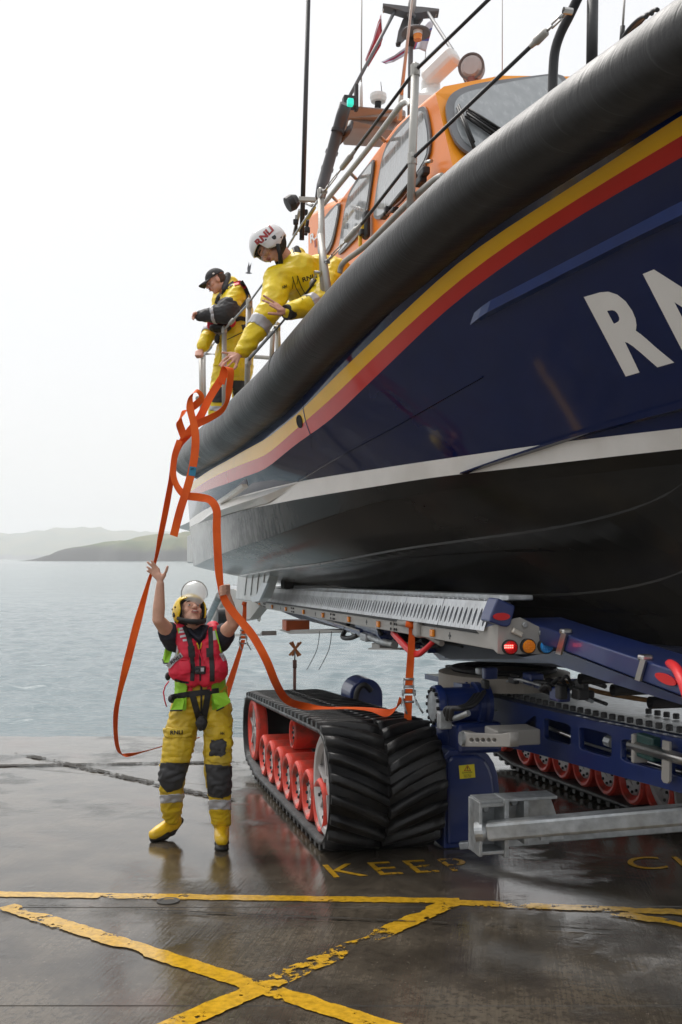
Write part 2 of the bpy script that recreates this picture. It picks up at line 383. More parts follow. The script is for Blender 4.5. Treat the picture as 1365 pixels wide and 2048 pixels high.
for a_, b_, w_ in (((-300,1537),(480,1525),.15), ((30,1506),(462,1602),.12), ((480,1525),(760,1519),.09), ((60,1813),(640,1838),.022), ((640,1838),(1365,1870),.016)): pline(a_, b_, w_).name = 'joint_filler'
M_yline = M_yl0
def ground_word(word, p0, p1, top, bold=.0):
    a, b, t = G(*p0), G(*p1), G(*top); u = b-a; v = t-a
    vs_, fs, wd = text_bits(word, 1, bold, 1.25); mb = MB(); mb.add([a+u*(x/wd)+v*y+V(0,0,.004) for x, y in vs_], fs)
    return build(mb, 'ground_lettering', M_ylet, ground, fix=False, kind='structure')
ground_word('KEEP', (668,1756), (955,1740), (645,1731), .0)
ground_word('CLEAR', (1268,1741), (1660,1725), (1245,1716), .0)

mb = MB(); q = G(337, 1803); mb.lathe(q+V(0,0,.003), (.0,.05,1), [(0,.068),(.0035,.066),(.0035,.05),(.001,.045),(.001,0)], 24); build(mb, 'drain_hole', mat('dark_joint_filler'), ground, kind='structure')
# ------------------------------------------------------------------ sea
SEA_Z = -.66
rng = np.random.RandomState(3)
th = np.concatenate([np.linspace(-85,-24,14), np.linspace(-21,21,300), np.linspace(24,85,14)])*PI/180
rr = np.concatenate([np.linspace(9, 13, 8)[:-1], np.geomspace(13, 260, 520), np.geomspace(270, 4550, 36)])
TH, RR = np.meshgrid(th, rr); X = RR*np.sin(TH); Y = RR*np.cos(TH); Z = np.zeros_like(X)
for i in range(56):
    lam = np.exp(rng.uniform(np.log(.24), np.log(1.5))); an = rng.normal(0.25, .8); k = 2*PI/lam
    ph = k*(X*np.sin(an)+Y*np.cos(an))+rng.uniform(0, 6.28)+.8*np.sin(.23*X+.31*Y+i)
    cell = RR*.0052+RR*.0022; fade = np.clip((lam/(cell*2.2))-1, 0, 1)
    Z += .0068*lam**.8*fade*(np.sin(ph)+.35*np.sin(2*ph+.6))*(.6+.4*np.sin(.11*X-.07*Y+2.1*i))
Z *= np.clip((RR-12.2)/7, 0.06, 1); Z += SEA_Z
mb = MB(); mb.smooth = True; mb.grid([[ (X[i,j], Y[i,j], Z[i,j]) for j in range(len(th))] for i in range(len(rr))])
build(mb, 'sea', M_sea, None, fix=False, kind='structure')

# ------------------------------------------------------------------ headland and far hills
def hill(prof, Y, depth, name, seed, cliff=.55):
    rows = []; nx = 110; ny = 26; x0, x1 = prof[0][0], prof[-1][0]
    xs = np.linspace(x0, x1, nx); hs = np.interp(xs, [p[0] for p in prof], [p[1] for p in prof])
    for j in range(ny):
        t = j/(ny-1); row = []
        for i in range(nx):
            px = xs[i]; top = (HY-hs[i])/F*Y+CAMH-SEA_Z
            yy = Y+depth*(t-.12)+40*noise.noise(V(px*.02, seed, 0))
            sh = min(1, t/.12) if t < .12 else 1
            f = cliff*sh**.6+(1-cliff)*math.sin(min(1, max(0, (t-.08)/.5))*PI/2)
            if t > .6: f *= 1-(t-.6)/.4*.9
            nn = noise.fractal(V(px*.035, t*5, seed), 1.0, 2.0, 4)
            z = SEA_Z-1+max(0, top)*max(0, f)*(1+.10*nn)*(1 if t > 0 else 0)
            row.append(V((px-CX)/F*Y, yy, z))
        rows.append(row)
    mb = MB(); mb.smooth = True; mb.grid(rows); return build(mb, name, M_hill, None, fix=False, kind='structure')
hill([(50,1118),(72,1115),(82,1106),(92,1111),(102,1099),(116,1102),(128,1086),(165,1076),(215,1069),(300,1058),(380,1047),(500,1040),(700,1042),(900,1060),(1200,1100),(1400,1118)], 950, 420, 'headland', 1.7, .62)
hill([(-700,1075),(-300,1062),(0,1061),(60,1052),(130,1048),(200,1056),(300,1060),(420,1062),(560,1058),(800,1075),(1200,1110)], 3000, 600, 'far_hill', 5.1, .3)
0 and hill([(-900,1050),(-300,1052),(100,1038),(220,1024),(330,1018),(450,1030),(700,1045),(1300,1090)], 3100, 600, 'far_hill', 9.3, .25)

# ------------------------------------------------------------------ the air
hz = bpy.data.materials.new('haze_air'); hz.use_nodes = True; n = hz.node_tree; n.nodes.clear()
ho = n.nodes.new('ShaderNodeOutputMaterial'); hv = n.nodes.new('ShaderNodeVolumePrincipled'); n.links.new(hv.outputs[0], ho.inputs['Volume'])
hv.inputs['Color'].default_value = (.995,.997,1,1); hv.inputs['Density'].default_value = .00040; hv.inputs['Anisotropy'].default_value = .0
mb = MB(); mb.box((0, 2290, 84), (10500, 4660, 172)); build(mb, 'haze', hz, None, kind='stuff')
# ------------------------------------------------------------------ the lifeboat
def Gd(s): return 1.1+1.35*max(0, s/9.3)**3                         # plan line of the starboard gunwale
LC = 3.25                                                          # centreline
def DV(s): return .03+.82*max(0, s/9)**2
def trace(pts, t, extra=0.0, deg=3):
    out = []
    for x, y in pts:
        q = onS(x, y, lambda s: min(LC, Gd(s)+DV(s)*t+extra)); s, L = sL(q); out.append((s, q.z))
    out.sort(); s = np.array([a for a, b in out]); z = np.array([b for a, b in out]); deg = min(deg, len(s)-1)
    uu = np.linspace(s[0], s[-1], 200); zz = np.interp(uu, s, z)
    pad = np.r_[2*zz[0]-zz[20:0:-1], zz, 2*zz[-1]-zz[-2:-22:-1]]; kw = np.hanning(25); kw /= kw.sum()
    zz = np.convolve(pad, kw, 'same')[20:-20]; a, b = s[0], s[-1]
    sa = (zz[12]-zz[0])/(uu[12]-uu[0]); sb = (zz[-1]-zz[-40])/(uu[-1]-uu[-40])
    def f(u):
        if u < a: return float(zz[0]+sa*(u-a)*.5)
        if u > b: return float(zz[-1]+sb*(u-b))
        return float(np.interp(u, uu, zz))
    f.rng = (a, b); return f
FC = [(385,915,67),(425,888,72),(472,855,88),(555,783,108),(601,730,120),(703,622,124),(760,561,126),(819,513,128),(959,384,150),(1079,303,165),(1288,160,175)]
z_f = trace([(x, y) for x, y, _ in FC], 0)
sR = []
for x, y, T in FC:
    q = onS(x, y, Gd); s, L = sL(q); sR.append((s, T*q.y/4000))
cR = np.polyfit([a for a, b in sR], [b for a, b in sR], 1)
def Rf(s): return float(np.polyval(cR, min(max(s, 0), 9.5)))
z_yt = trace([(395,955),(453,920),(533,876),(598,822),(662,757),(780,645),(900,532),(967,482),(1150,365),(1365,224)], .12)
z_yb = trace([(388,978),(533,910),(598,852),(662,797),(780,683),(900,573),(995,500),(1150,399),(1365,268)], .20)
z_rb = trace([(388,992),(453,968),(533,939),(598,884),(662,842),(780,728),(900,612),(1053,500),(1190,412),(1365,315)], .28)
z_wt = trace([(380,1040),(440,1005),(598,963),(740,940),(900,916),(1125,884),(1365,856)], 1.0)
z_wb = trace([(376,1056),(445,1030),(533,1011),(740,975),(900,950),(968,944),(1365,898)], 1.06)
z_ch = trace([(400,1131),(444,1112),(545,1077),(589,1061),(740,1011),(900,982),(1365,930)], 1.06, .10)
def z_keel(s): return 1.22-.19*min(1, max(0, (s-2.5)/3.5))+.03*max(0, s-7)**2
ORD = [(0, .10, lambda s: z_f(s)-Rf(s)*.8), (.12, .04, z_yt), (.20, .02, z_yb), (.28, 0, z_rb), (1.0, 0, z_wt), (1.06, 0, z_wb), (1.06, .10, z_ch)]
def row(k, s):
    t, e, zf = ORD[k]
    return min(LC, Gd(s)+DV(s)*t+e*0.5), zf(s)
def rows_at(s):
    r = [row(k, s) for k in range(len(ORD))]
    for i in range(1, len(r)):
        if r[i][1] > r[i-1][1]-.02: r[i] = (r[i][0], r[i-1][1]-.02)
    return r
def hullL(s, z):
    r = rows_at(s)
    if z >= r[0][1]: return r[0][0]
    for (La, za), (Lb, zb) in zip(r, r[1:]):
        if z >= zb: return La+(Lb-La)*(za-z)/max(1e-6, za-zb)
    (La, za), zk = r[-1], z_keel(s)
    return La+(LC-La)*min(1, (za-z)/max(1e-6, za-zk))
def hull_hit(x, y, off=0.0):
    lo, hi = 2.6, 16.0; f = lambda Y: (lambda p: (lambda sl: sl[1]-hullL(sl[0], p.z)+off)(sL(p)))(P(x, y, Y))
    n = 160; prev = lo
    for i in range(1, n+1):
        Y = lo+(hi-lo)*i/n
        if f(Y) >= 0:
            a, b = prev, Y
            for _ in range(30):
                m = (a+b)/2
                if f(m) < 0: a = m
                else: b = m
            return P(x, y, b)
        prev = Y
    return P(x, y, hi)
boat = empty('lifeboat', tuple(B(5, LC, 1.22)), 'large navy and orange lifeboat with yellow and red side stripes, raised on the tracked carriage', 'lifeboat')
SS = list(np.linspace(0, 10.9, 56))
def fin(s, L, z, side):                                            # a hull point, starboard or port; the bow closes on the stem
    e = max(0, (s-9.9)/1.0); L = L+(LC-L)*min(1, e)**1.5
    return B(s, L if side > 0 else 2*LC-L, z)
def band(name, k0, k1, m, sub, both=True, closed=None):
    mb = MB(); mb.smooth = True
    for side in ((1, -1) if both else (1,)):
        g = []
        for s in SS:
            r = rows_at(s); line = []
            for k in range(k0, k1):
                for i in range(sub):
                    f = i/sub; line.append((r[k][0]+(r[k+1][0]-r[k][0])*f, r[k][1]+(r[k+1][1]-r[k][1])*f))
            line.append(r[k1]); g.append([fin(s, a, b, side) for a, b in line])
        mb.grid(g)
    return build(mb, name, m, boat)
band('navy_band', 0, 1, M_navy, 2); band('yellow_stripe', 1, 2, M_yelp, 2); band('red_stripe', 2, 3, M_redp, 2)
band('topside', 3, 4, M_navy, 6); band('white_boot_stripe', 4, 5, M_whp, 2)
def antifoul():
    m, n, bs, vec = nodes('worn_black_antifouling')
    a = noise_n(n, vec, 3, 7, stretch=(.45, .45, 1.0)); b = noise_n(n, vec, 22, 5, stretch=(1,1,.12)); c = noise_n(n, vec, .8, 3)
    sp = N(n, 'ShaderNodeSeparateXYZ'); n.links.new(vec, sp.inputs[0])
    aft = mapr(n, sp.outputs[1], 8.0, 12.5)                        # rubbed to bare metal towards the stern
    k = mth(n, 'MULTIPLY', mapr(n, mth(n, 'ADD', mth(n, 'MULTIPLY', b, .5), mth(n, 'MULTIPLY', a, .5)), .46, .56), aft)
    col = mixc(n, mapr(n, a, .3, .7), (.010,.010,.009), (.022,.020,.017))
    col = mixc(n, k, col, (.46,.45,.43)); bare = mapr(n, sp.outputs[1], 8.6, 12.2); col = mixc(n, mth(n, 'MULTIPLY', bare, mapr(n, b, .36, .60, 1.0, .35)), col, (.50,.49,.475)); n.links.new(mth(n, 'MULTIPLY', bare, .55), bs.inputs['Metallic'])  # smooth pale gradient aft: bare metal plus the sea's reflection put into the colour
    n.links.new(col, bs.inputs['Base Color'])
    n.links.new(mth(n, 'ADD', mth(n, 'MULTIPLY', c, .22), .08), bs.inputs['Roughness']); bs.inputs['Specular IOR Level'].default_value = .15
    n.links.new(bumpn(n, a, .01, .25), bs.inputs['Normal']); return m
M_anti = antifoul()
band('antifouling_strip', 5, 6, M_anti, 3)
mb = MB(); mb.smooth = True
for side in (1, -1):
    g = []
    for s in SS:
        L0, z0 = rows_at(s)[-1]; zk = min(z_keel(s), z0-.05); g.append([fin(s, L0+(LC-L0)*t, z0+(zk-z0)*(t**.92)-.02*math.sin(PI*t), side) for t in np.linspace(0, 1, 13)])
    mb.grid(g)
build(mb, 'hull_bottom', M_anti, boat)
for tk in (.30, .64):
    for side in (1, -1):
        mb = MB(); g = []
        for s in SS[2:-3]:
            L0, z0 = rows_at(s)[-1]; zk = min(z_keel(s), z0-.05); sl = (zk-z0)/max(.05, LC-L0)
            pt = lambda t, dz: fin(s, L0+(LC-L0)*t, z0+(zk-z0)*(t**.92)-.02*math.sin(PI*t)+dz, side)
            w_ = .07/max(.2, LC-L0); g.append([pt(tk-w_, .01), pt(tk-w_, -.016), pt(tk, -.010), pt(tk+w_*.6, .01)])
        mb.grid(g); build(mb, 'spray_strake', M_anti, boat)
mb = MB(); r = rows_at(0)
st = [B(0, L, z) for L, z in r]+[B(0, LC, z_keel(0))]+[B(0, 2*LC-L, z) for L, z in reversed(r)]
mb.add(st, [list(range(len(st)))]); build(mb, 'transom', M_anti, boat)
ZD = lambda s: z_f(s)-.16
mb = MB(); g = []
for s in SS: g.append([fin(s, Gd(s)+.06+(LC-Gd(s)-.06)*t, ZD(s)+.02*math.sin(PI*t/2), 1) for t in (0, .5, 1)]+[fin(s, Gd(s)+.06+(LC-Gd(s)-.06)*t, ZD(s)+.02*math.sin(PI*t/2), -1) for t in (.5, 0)])
mb.grid(g); build(mb, 'deck', mat('grey_deck_paint', (.28,.28,.27), .6, bump=.2), boat)
# fender: a fat ribbed rubber tube round the gunwale, in jointed lengths
def fender_mat():
    m, n, bs, vec = nodes('ribbed_wet_rubber_fender')
    mp = N(n, 'ShaderNodeMapping'); mp.inputs['Rotation'].default_value = (0,0,math.radians(13.6)); n.links.new(vec, mp.inputs[0])
    wv = noise_n(n, mp.outputs[0], 26, 5, stretch=(.10, 1.6, .10), rough=.7); a = noise_n(n, vec, 2.5, 5); fine = noise_n(n, vec, 90, 3); rb = noise_n(n, mp.outputs[0], 60, 2, stretch=(.03, 1.5, .03))
    col = mixc(n, mapr(n, wv, .35, .75), (.007,.007,.007), (.017,.0165,.016)); col = mixc(n, mapr(n, rb, .62, .74, 0, .3), col, (.07,.07,.068))
    n.links.new(col, bs.inputs['Base Color']); n.links.new(mapr(n, mth(n, 'ADD', mth(n,'MULTIPLY',wv,.6), mth(n,'MULTIPLY',a,.4)), .3, .7, .27, .52), bs.inputs['Roughness'])
    h = mth(n, 'ADD', mth(n, 'MULTIPLY', wv, .6), mth(n, 'MULTIPLY', fine, .12)); h = mth(n, 'ADD', h, mth(n, 'MULTIPLY', rb, .25))
    n.links.new(bumpn(n, h, .012, .55), bs.inputs['Normal']); return m
M_fend = fender_mat()
cuts = [0.0, 10.9]
for side in (1, -1):
    for a, b in zip(cuts, cuts[1:]):
        mb = MB(); mb.smooth = True; ss = np.linspace(a, b, max(6, int((b-a)*9)+1)); pts = []; rs = []
        if side < 0 and a < .1: pass
        for i, s in enumerate(ss):
            pts.append(fin(s, Gd(s), z_f(s), side)); rr_ = Rf(s)
            if a == 0.0 and s < .18: rr_ *= math.sqrt(max(.25, 1-((.18-s)/.2)**2))
            rs.append(rr_)
        mb.tube(pts, rs, 32); build(mb, 'fender', M_fend, boat)
    for sc_ in (.5, 5.75):
        a_, b_ = fin(sc_-.02, Gd(sc_), z_f(sc_), side), fin(sc_+.02, Gd(sc_), z_f(sc_), side); mb = MB(); mb.lathe((a_+b_)/2, b_-a_, [(-.006,Rf(sc_)-.01),(-.005,Rf(sc_)+.003),(.005,Rf(sc_)+.003),(.006,Rf(sc_)-.01)], 40); build(mb, 'fender_seam', M_rub, boat)
    if True:
        mb = MB(); mb.tube([fin(0, Gd(0)+(.02 if side > 0 else .02), z_f(0), side), fin(-.02, Gd(0)+.12, z_f(0), side), fin(-.03, LC*.55+.5, z_f(0)-.02, side), fin(-.03, LC, z_f(0)-.02, side)], .16, 16); build(mb, 'stern_fender', M_fend, boat)
# knuckles, spray rails, small fittings on the topside
def strip(pts_top, pts_bot, out, name, m, n=24):
    a = np.array(pts_top, float); b = np.array(pts_bot, float)
    def samp(p, t):
        d = np.r_[0, np.cumsum(np.hypot(*(p[1:]-p[:-1]).T))]; d /= d[-1]; return np.interp(t, d, p[:,0]), np.interp(t, d, p[:,1])
    mb = MB(); rows_ = []
    for t in np.linspace(0, 1, n):
        A = hull_hit(*samp(a, t)); Bv = hull_hit(*samp(b, t)); k = min(1, t*12+.15) if name == 'spray_rail' else 1
        nrm = -RT*out*k; rows_.append([A-nrm*.1, A+nrm, Bv+nrm, Bv-nrm*.1])
    mb.grid(rows_, closed=True); mb.f += [[0,1,2,3], [len(mb.v)-4+i for i in (3,2,1,0)]]; mb.m += [0,0]; mb.sm += [False]*2
    return build(mb, name, m, boat)
strip([(951,626),(1196,500),(1365,413),(1500,350)], [(943,650),(1241,500),(1365,440),(1500,378)], .05, 'spray_rail', M_blue2)
strip([(936,945),(1010,919),(1080,896),(1138,877),(1230,848),(1365,808),(1480,775)], [(934,948),(1010,923),(1080,901),(1138,882),(1230,856),(1365,822),(1480,790)], .05, 'lower_spray_rail', M_navy)
strip([(598,961),(640,934),(690,905),(800,846),(900,789),(968,752)], [(598,964),(640,938),(690,909),(800,850),(900,793),(968,755)], .012, 'knuckle_line', M_navy)
strip([(442,1003),(470,985),(494,968)], [(446,1009),(474,991),(497,974)], .05, 'step_rail', M_whp)
mb = MB(); q = hull_hit(600, 843); nr_ = (hull_hit(606,843)-q).cross(hull_hit(600,850)-q).normalized(); nr_ = nr_ if nr_.dot(RT) < 0 else -nr_
mb.lathe(q-nr_*.004, nr_, [(0,.05),(.010,.05),(.012,.042),(.008,.036),(.008,0)], 24)
build(mb, 'scupper', M_black, boat)
strip([(603,800),(612,845),(621,870),(624,905)], [(604.2,800),(613.2,845),(622.2,870),(625.2,905)], .003, 'hull_seam', M_navy)
def ledge():
    A_ = [(598,962),(540,978),(480,994),(440,1006),(400,1026),(376,1046)]; B_ = [(598,964),(540,993),(490,1011),(445,1026),(400,1042),(372,1054)]; C__ = [(598,967),(540,1006),(490,1020),(445,1033),(400,1050),(374,1060)]
    A3 = [hull_hit(*q) for q in A_[:4]]; mb = MB(); rows_ = []
    for i in range(4):
        o = -RT*.10*min(1, i/1.5)*1.0; rows_.append([A3[i], hull_hit(*B_[i])+o, hull_hit(*C__[i])+o*.25])
    a, b, c = rows_[-1]; d = B(-.35, 1.1, 0)-B(sL(a)[0], 1.1, 0); rows_.append([a+d*.96+V(0,0,-.10), b+d+V(0,0,-.10), c+d*.98+V(0,0,-.10)])
    mb.grid(rows_); return build(mb, 'chine_ledge', M_whp, boat, fix=False)
ledge()
# big letters along the bow
def bowfn(o, du, dv_):
    def f(u, v): return hull_hit(o[0]+du[0]*u+dv_[0]*v, o[1]+du[1]*u+dv_[1]*v, .004)
    return f
M_let = mat('cream_lettering', (.74,.72,.68), .35, coat=.3, var=.04)
strip([(398,1128),(444,1109),(545,1074),(589,1058),(740,1008),(840,985)], [(398,1133),(444,1114),(545,1079),(589,1063),(740,1012),(840,986.5)], .006, 'chine_edge', M_anti)
lettering('R', bowfn((1252,753), (97,-28), (-84,-159)), M_let, boat, 'bow_letter', bold=.045)
lettering('N', bowfn((1370,711), (112,-46), (-84,-163)), M_let, boat, 'bow_letter', bold=.045)

# ---- stern metalwork under the quarter
L1 = rows_at(0)[-1]
mb = MB(); c0 = [onL(378,1054,1.20), onL(398,1060,1.24), onL(405,1128,1.34), onL(398,1131,1.30)]
mb.box(B(.02, LC-.0, 1.9), (2.6, .5, .35), (RT, AX, V(0,0,1)), .03); build(mb, 'jet_housing', M_alu, boat)
qa = onL(376,1062,1.22); mb = MB(); mb.box(qa+AX*.2+V(0,0,-.26)+RT*.12, (.22,.9,.40), (RT, AX, V(0,0,1)), .02); build(mb, 'quarter_box', M_alu, boat)
mb = MB(); s0, _ = sL(qa); mb.prism([B(s0-.45, 1.10, qa.z+.06), B(1.9, 1.24, rows_at(1.9)[4][1]-.02), B(1.9, 1.34, rows_at(1.9)[4][1]-.08), B(s0-.45, 1.32, qa.z-.0)], RT*.12); build(mb, 'quarter_plate', M_whp, boat)
# skeg (pale bare fin with a leading-edge plate)
sk = [onL(487,1122,1.95), onL(556,1128,1.95), onL(548,1150,1.95), onL(533,1196,1.95), onL(522,1204,1.95), onL(478,1198,1.95)]
mb = MB(); mb.prism([p-RT*.05 for p in sk], RT*.12); build(mb, 'skeg', M_alu, boat, bevel=.012)
mb = MB(); mb.prism([p-RT*.07 for p in (onL(536,1165,1.95), onL(547,1166,1.95), onL(530,1202,1.95), onL(516,1204,1.95), onL(512,1195,1.95), onL(524,1190,1.95))], RT*.03); build(mb, 'skeg_edge_plate', M_sil, boat)
for k in range(4):
    x = 490+k*12; mb = MB(); mb.tube([onL(x+6-k*.5,1134,1.895), onL(x,1190,1.895)], .008, 6); build(mb, 'skeg_rib', M_alu, boat)
mb = MB(); q = onL(492,1119,1.74); mb.box(q, (.20,.62,.05), (RT, AX, V(0,0,1)), .01); build(mb, 'grating', M_dark, boat)
mb = MB(); mb.box(onL(575,1166,2.2), (.12,.25,.14), (RT, AX, V(0,0,1)), .02); build(mb, 'keel_pad', M_dark, boat)

# ---- wheelhouse
LW = 2.10
def glass_mat():
    m, n, bs, vec = nodes('rain_streaked_glass')
    a = noise_n(n, vec, 26, 4, stretch=(1,1,.06)); b = noise_n(n, vec, 90, 2); c = noise_n(n, vec, 1.5, 2)
    col = mixc(n, mapr(n, a, .35, .7, 0, .6), (.27,.29,.30), (.38,.40,.41)); col = mixc(n, mapr(n, b, .62, .75, 0, .25), col, (.4,.43,.45))
    n.links.new(col, bs.inputs['Base Color']); n.links.new(mapr(n, a, .3, .7, .05, .3), bs.inputs['Roughness']); n.links.new(bumpn(n, b, .0006, .3), bs.inputs['Normal'])
    bs.inputs['Coat Weight'].default_value = .8; return m
M_glass = glass_mat()
M_gask = mat('grey_window_gasket', (.17,.175,.185), .5)
top_px = [(870,182),(838,208),(790,250),(767,280),(707,362),(677,402),(640,417),(617,432)]
top3 = [onL(x, y, LW) for x, y in top_px]
s_f, _ = sL(top3[0]); s_a, _ = sL(top3[-1]); Zt = [p.z for p in top3]
base_z = ZD(7)+.0
def wside(L, side):
    q = []
    for p in top3:
        s, _ = sL(p); q.append((s, p.z))
    return q
tz = wside(LW, 1)
mb = MB(); g = []
fs, fz = tz[0]
# shell: starboard side, roof, port side, raked front, back
roof_c = .30
def sec(s, z, inset=0.0): return [B(s, LW+.22, z-1.4), B(s, LW, z-.9), B(s, LW+.0, z-.02), B(s, LW+.07, z+.05), B(s, LW+.5, z+roof_c*.7), B(s, LC, z+roof_c)]
full = lambda a: a+[ (lambda s_, L_: B(s_, 2*LC-L_, p.z))(*sL(p)) for p in reversed(a[:-1])]
corner = onL(905, 330, LW); sc, _ = sL(corner); rake = (sc-fs)/max(.1, fz-corner.z)
fr_top = []
for p in full(sec(fs, fz)):
    s, L = sL(p); fr_top.append(B(fs-rake*(max(p.z, fz-.9)-fz), L, p.z))
g = [fr_top]+[full(sec(s, z)) for s, z in tz[1:]]
mb.grid(g)
mb.mi = 1; mb.add(fr_top, [list(range(len(fr_top)))]); mb.mi = 0
foot = [fr_top[1]]
bk = g[-1]; mb.add(bk, [list(range(len(bk)))])
M_or2 = mat('orange_front_gelcoat', (.90,.32,.015), .32, coat=.08, var=.03, spec=.3)
wh = build(mb, 'wheelhouse', [M_orange, M_or2], boat, bevel=.012)
def chaikin(p, n=2, k=.22):
    for _ in range(n):
        q = []
        for i in range(len(p)):
            a, b = p[i], p[(i+1)%len(p)]; q += [(a[0]*(1-k)+b[0]*k, a[1]*(1-k)+b[1]*k), (a[0]*k+b[0]*(1-k), a[1]*k+b[1]*(1-k))]
        p = q
    return p
def pane(poly, m, off, name, parent, L=LW, gasket=.035):
    pts = [onL(x, y, L)-RT*off for x, y in chaikin(poly)]; cen = sum(pts, V(0,0,0))/len(pts)
    big = [p+(p-cen).normalized()*gasket*.7 for p in pts]; pts = [p-(p-cen).normalized()*gasket*.5 for p in pts]
    mb = MB(); mb.prism(big, -RT*.012); fr = build(mb, name+'_frame', M_gask, parent)
    mb = MB(); mb.prism([p-RT*.010 for p in pts], -RT*.006); build(mb, name, m, fr); return fr
pane([(788,276),(838,223),(850,217),(856,230),(864,275),(858,325),(770,432),(758,436),(752,430),(754,405),(770,310)], M_glass, .004, 'side_window', wh)
pane([(749,320),(750,332),(736,429),(731,452),(682,510),(681,499),(695,412),(707,378)], M_glass, .004, 'side_window', wh)
pane([(682,404),(680,429),(666,494),(640,520),(640,452),(660,430)], M_glass, .004, 'side_window', wh)
# windscreen on the raked front, starboard half and port half
def on_front(x, y, off=.0):
    a, b, c = fr_top[2], fr_top[8], fr_top[1]; nn = (b-a).cross(c-a).normalized(); 
    if nn.dot(AX) < 0: nn = -nn
    a = a+nn*off; d = P(x, y, 1)-V(0,0,CAMH); o = V(0,0,CAMH); t = (a-o).dot(nn)/d.dot(nn); return o+d*t, nn
def fpane(poly, name):
    pr = [on_front(x, y, .012) for x, y in chaikin(poly)]; nn = pr[0][1]; big = [p for p, _ in pr]; cen = sum(big, V(0,0,0))/len(big)
    pts = [p-(p-cen).normalized()*.055 for p in big]
    mb = MB(); mb.prism(big, nn*.02); fr = build(mb, name+'_frame', M_gask, wh)
    mb = MB(); mb.prism([p+nn*.016 for p in pts], nn*.01); build(mb, name, M_glass, fr)
fpane([(889,215),(900,193),(925,179),(973,168),(1040,160),(1126,149),(1140,190),(1110,330),(945,316),(915,296),(898,262)], 'windscreen')
fpane([(1165,152),(1290,140),(1310,300),(1140,320),(1160,200)], 'windscreen')
for a, b in (((916,215),(950,298)),((932,232),(1005,282)),((934,222),(1010,270))):
    p, nn = on_front(*a, .06); q, _ = on_front(*b, .06); mb = MB(); mb.tube([p, q], .012, 8); mb.tube([p+nn*.02, p.lerp(q,.9)+nn*.02], .008, 6); build(mb, 'wiper', M_dark, boat)
# lettering at the after end of the wheelhouse side
M_rlet = mat('dark_red_lettering', (.32,.02,.02), .5)
def wfn(o, du, dv_): return lambda u, v: onL(o[0]+du[0]*u+dv_[0]*v, o[1]+du[1]*u+dv_[1]*v, LW-.006)
lettering('R.A.', wfn((621,487), (26,-21), (-1,-17)), M_white, wh, bold=.03)
lettering('17-', wfn((630,496), (17,-14), (-1,-14)), M_rlet, wh, bold=.03)
# ------------------------------------------------------------------ the tracked launch carriage
P0 = G(660, 1730)
def TK(q, w_, h): 
    x = P0.x-S_*q+C_*w_; y = P0.y+C_*q+S_*w_; return V(x, y, gz(x, y)+h)
TAX = V(-S_, C_, -SL*C_).normalized()                              # along the track towards the stern
car = empty('launch_carriage', tuple(B(5.2, LC, gz(0, 8.5)).to_tuple()), 'navy blue tracked launch carriage with silver slotted rails carrying the lifeboat', 'boat carriage')
QN, HN, RN_ = .40, .455, .455                                      # near drum
QF, HF, RF_ = 3.80, .455, .40                                      # far drum
def loop_pts():
    pts = []
    th0 = math.atan2((HF+RF_)-(HN+RN_), QF-QN)
    for i in range(25): pts.append((QF+RF_*math.cos(PI/2-PI*i/24*.86), HF+RF_*math.sin(PI/2-PI*i/24*.86)))   # round the far drum, top to bottom
    pts = list(reversed(pts))                                        # bottom .. top of far drum
    pts += [(QN+RN_*math.cos(PI/2+PI*i/28), HN+RN_*math.sin(PI/2+PI*i/28)) for i in range(29)]
    pts += [(3.35, 0)]
    return pts
LP = loop_pts()
seg = [math.dist(LP[i], LP[(i+1)%len(LP)]) for i in range(len(LP))]; PER = sum(seg)
def at_loop(l):
    l %= PER
    for i, d in enumerate(seg):
        if l <= d or i == len(seg)-1:
            a, b = LP[i], LP[(i+1)%len(LP)]; t = l/d; tx, tz = (b[0]-a[0])/d, (b[1]-a[1])/d
            return a[0]+(b[0]-a[0])*t, a[1]+(b[1]-a[1])*t, tz, -tx    # point and outward normal
        l -= d
# smooth normals by finite difference
def frame(l):
    a = at_loop(l-.03); b = at_loop(l+.03); q, h, _, _ = at_loop(l); tx, tz = b[0]-a[0], b[1]-a[1]; d = math.hypot(tx, tz) or 1
    return q, h, tz/d, -tx/d
c_q, c_h = 2.1, .45
def outw(l):
    q, h, nx, nz = frame(l)
    if nx*(q-min(max(q, QN), QF))+nz*(h-c_h) < 0: nx, nz = -nx, -nz
    return q, h, nx, nz
WT = .82; LUG = .056; THK = .032
NL = 60; PITCH = PER/NL
def side_mesh(q, h): return TK(q, 0, h)
belt = MB(); belt.smooth = True; rows_ = []
for i in range(150):
    q, h, nx, nz = outw(PER*i/150); line = []
    for (w_, d) in ((.012,-LUG-THK),(0,-LUG-THK*.5),(.0,-LUG+.004),(.02,-LUG),(.39,-LUG),(.40,-LUG-.006),(.42,-LUG-.006),(.43,-LUG),(WT-.02,-LUG),(WT,-LUG+.004),(WT,-LUG-THK*.5),(WT-.012,-LUG-THK)):
        line.append(TK(q+nx*d, w_, h+nz*d))
    rows_.append(line)
rows_.append(rows_[0]); belt.grid(rows_, closed=True)
bm_ = build(belt, 'rubber_track', M_rub, car)
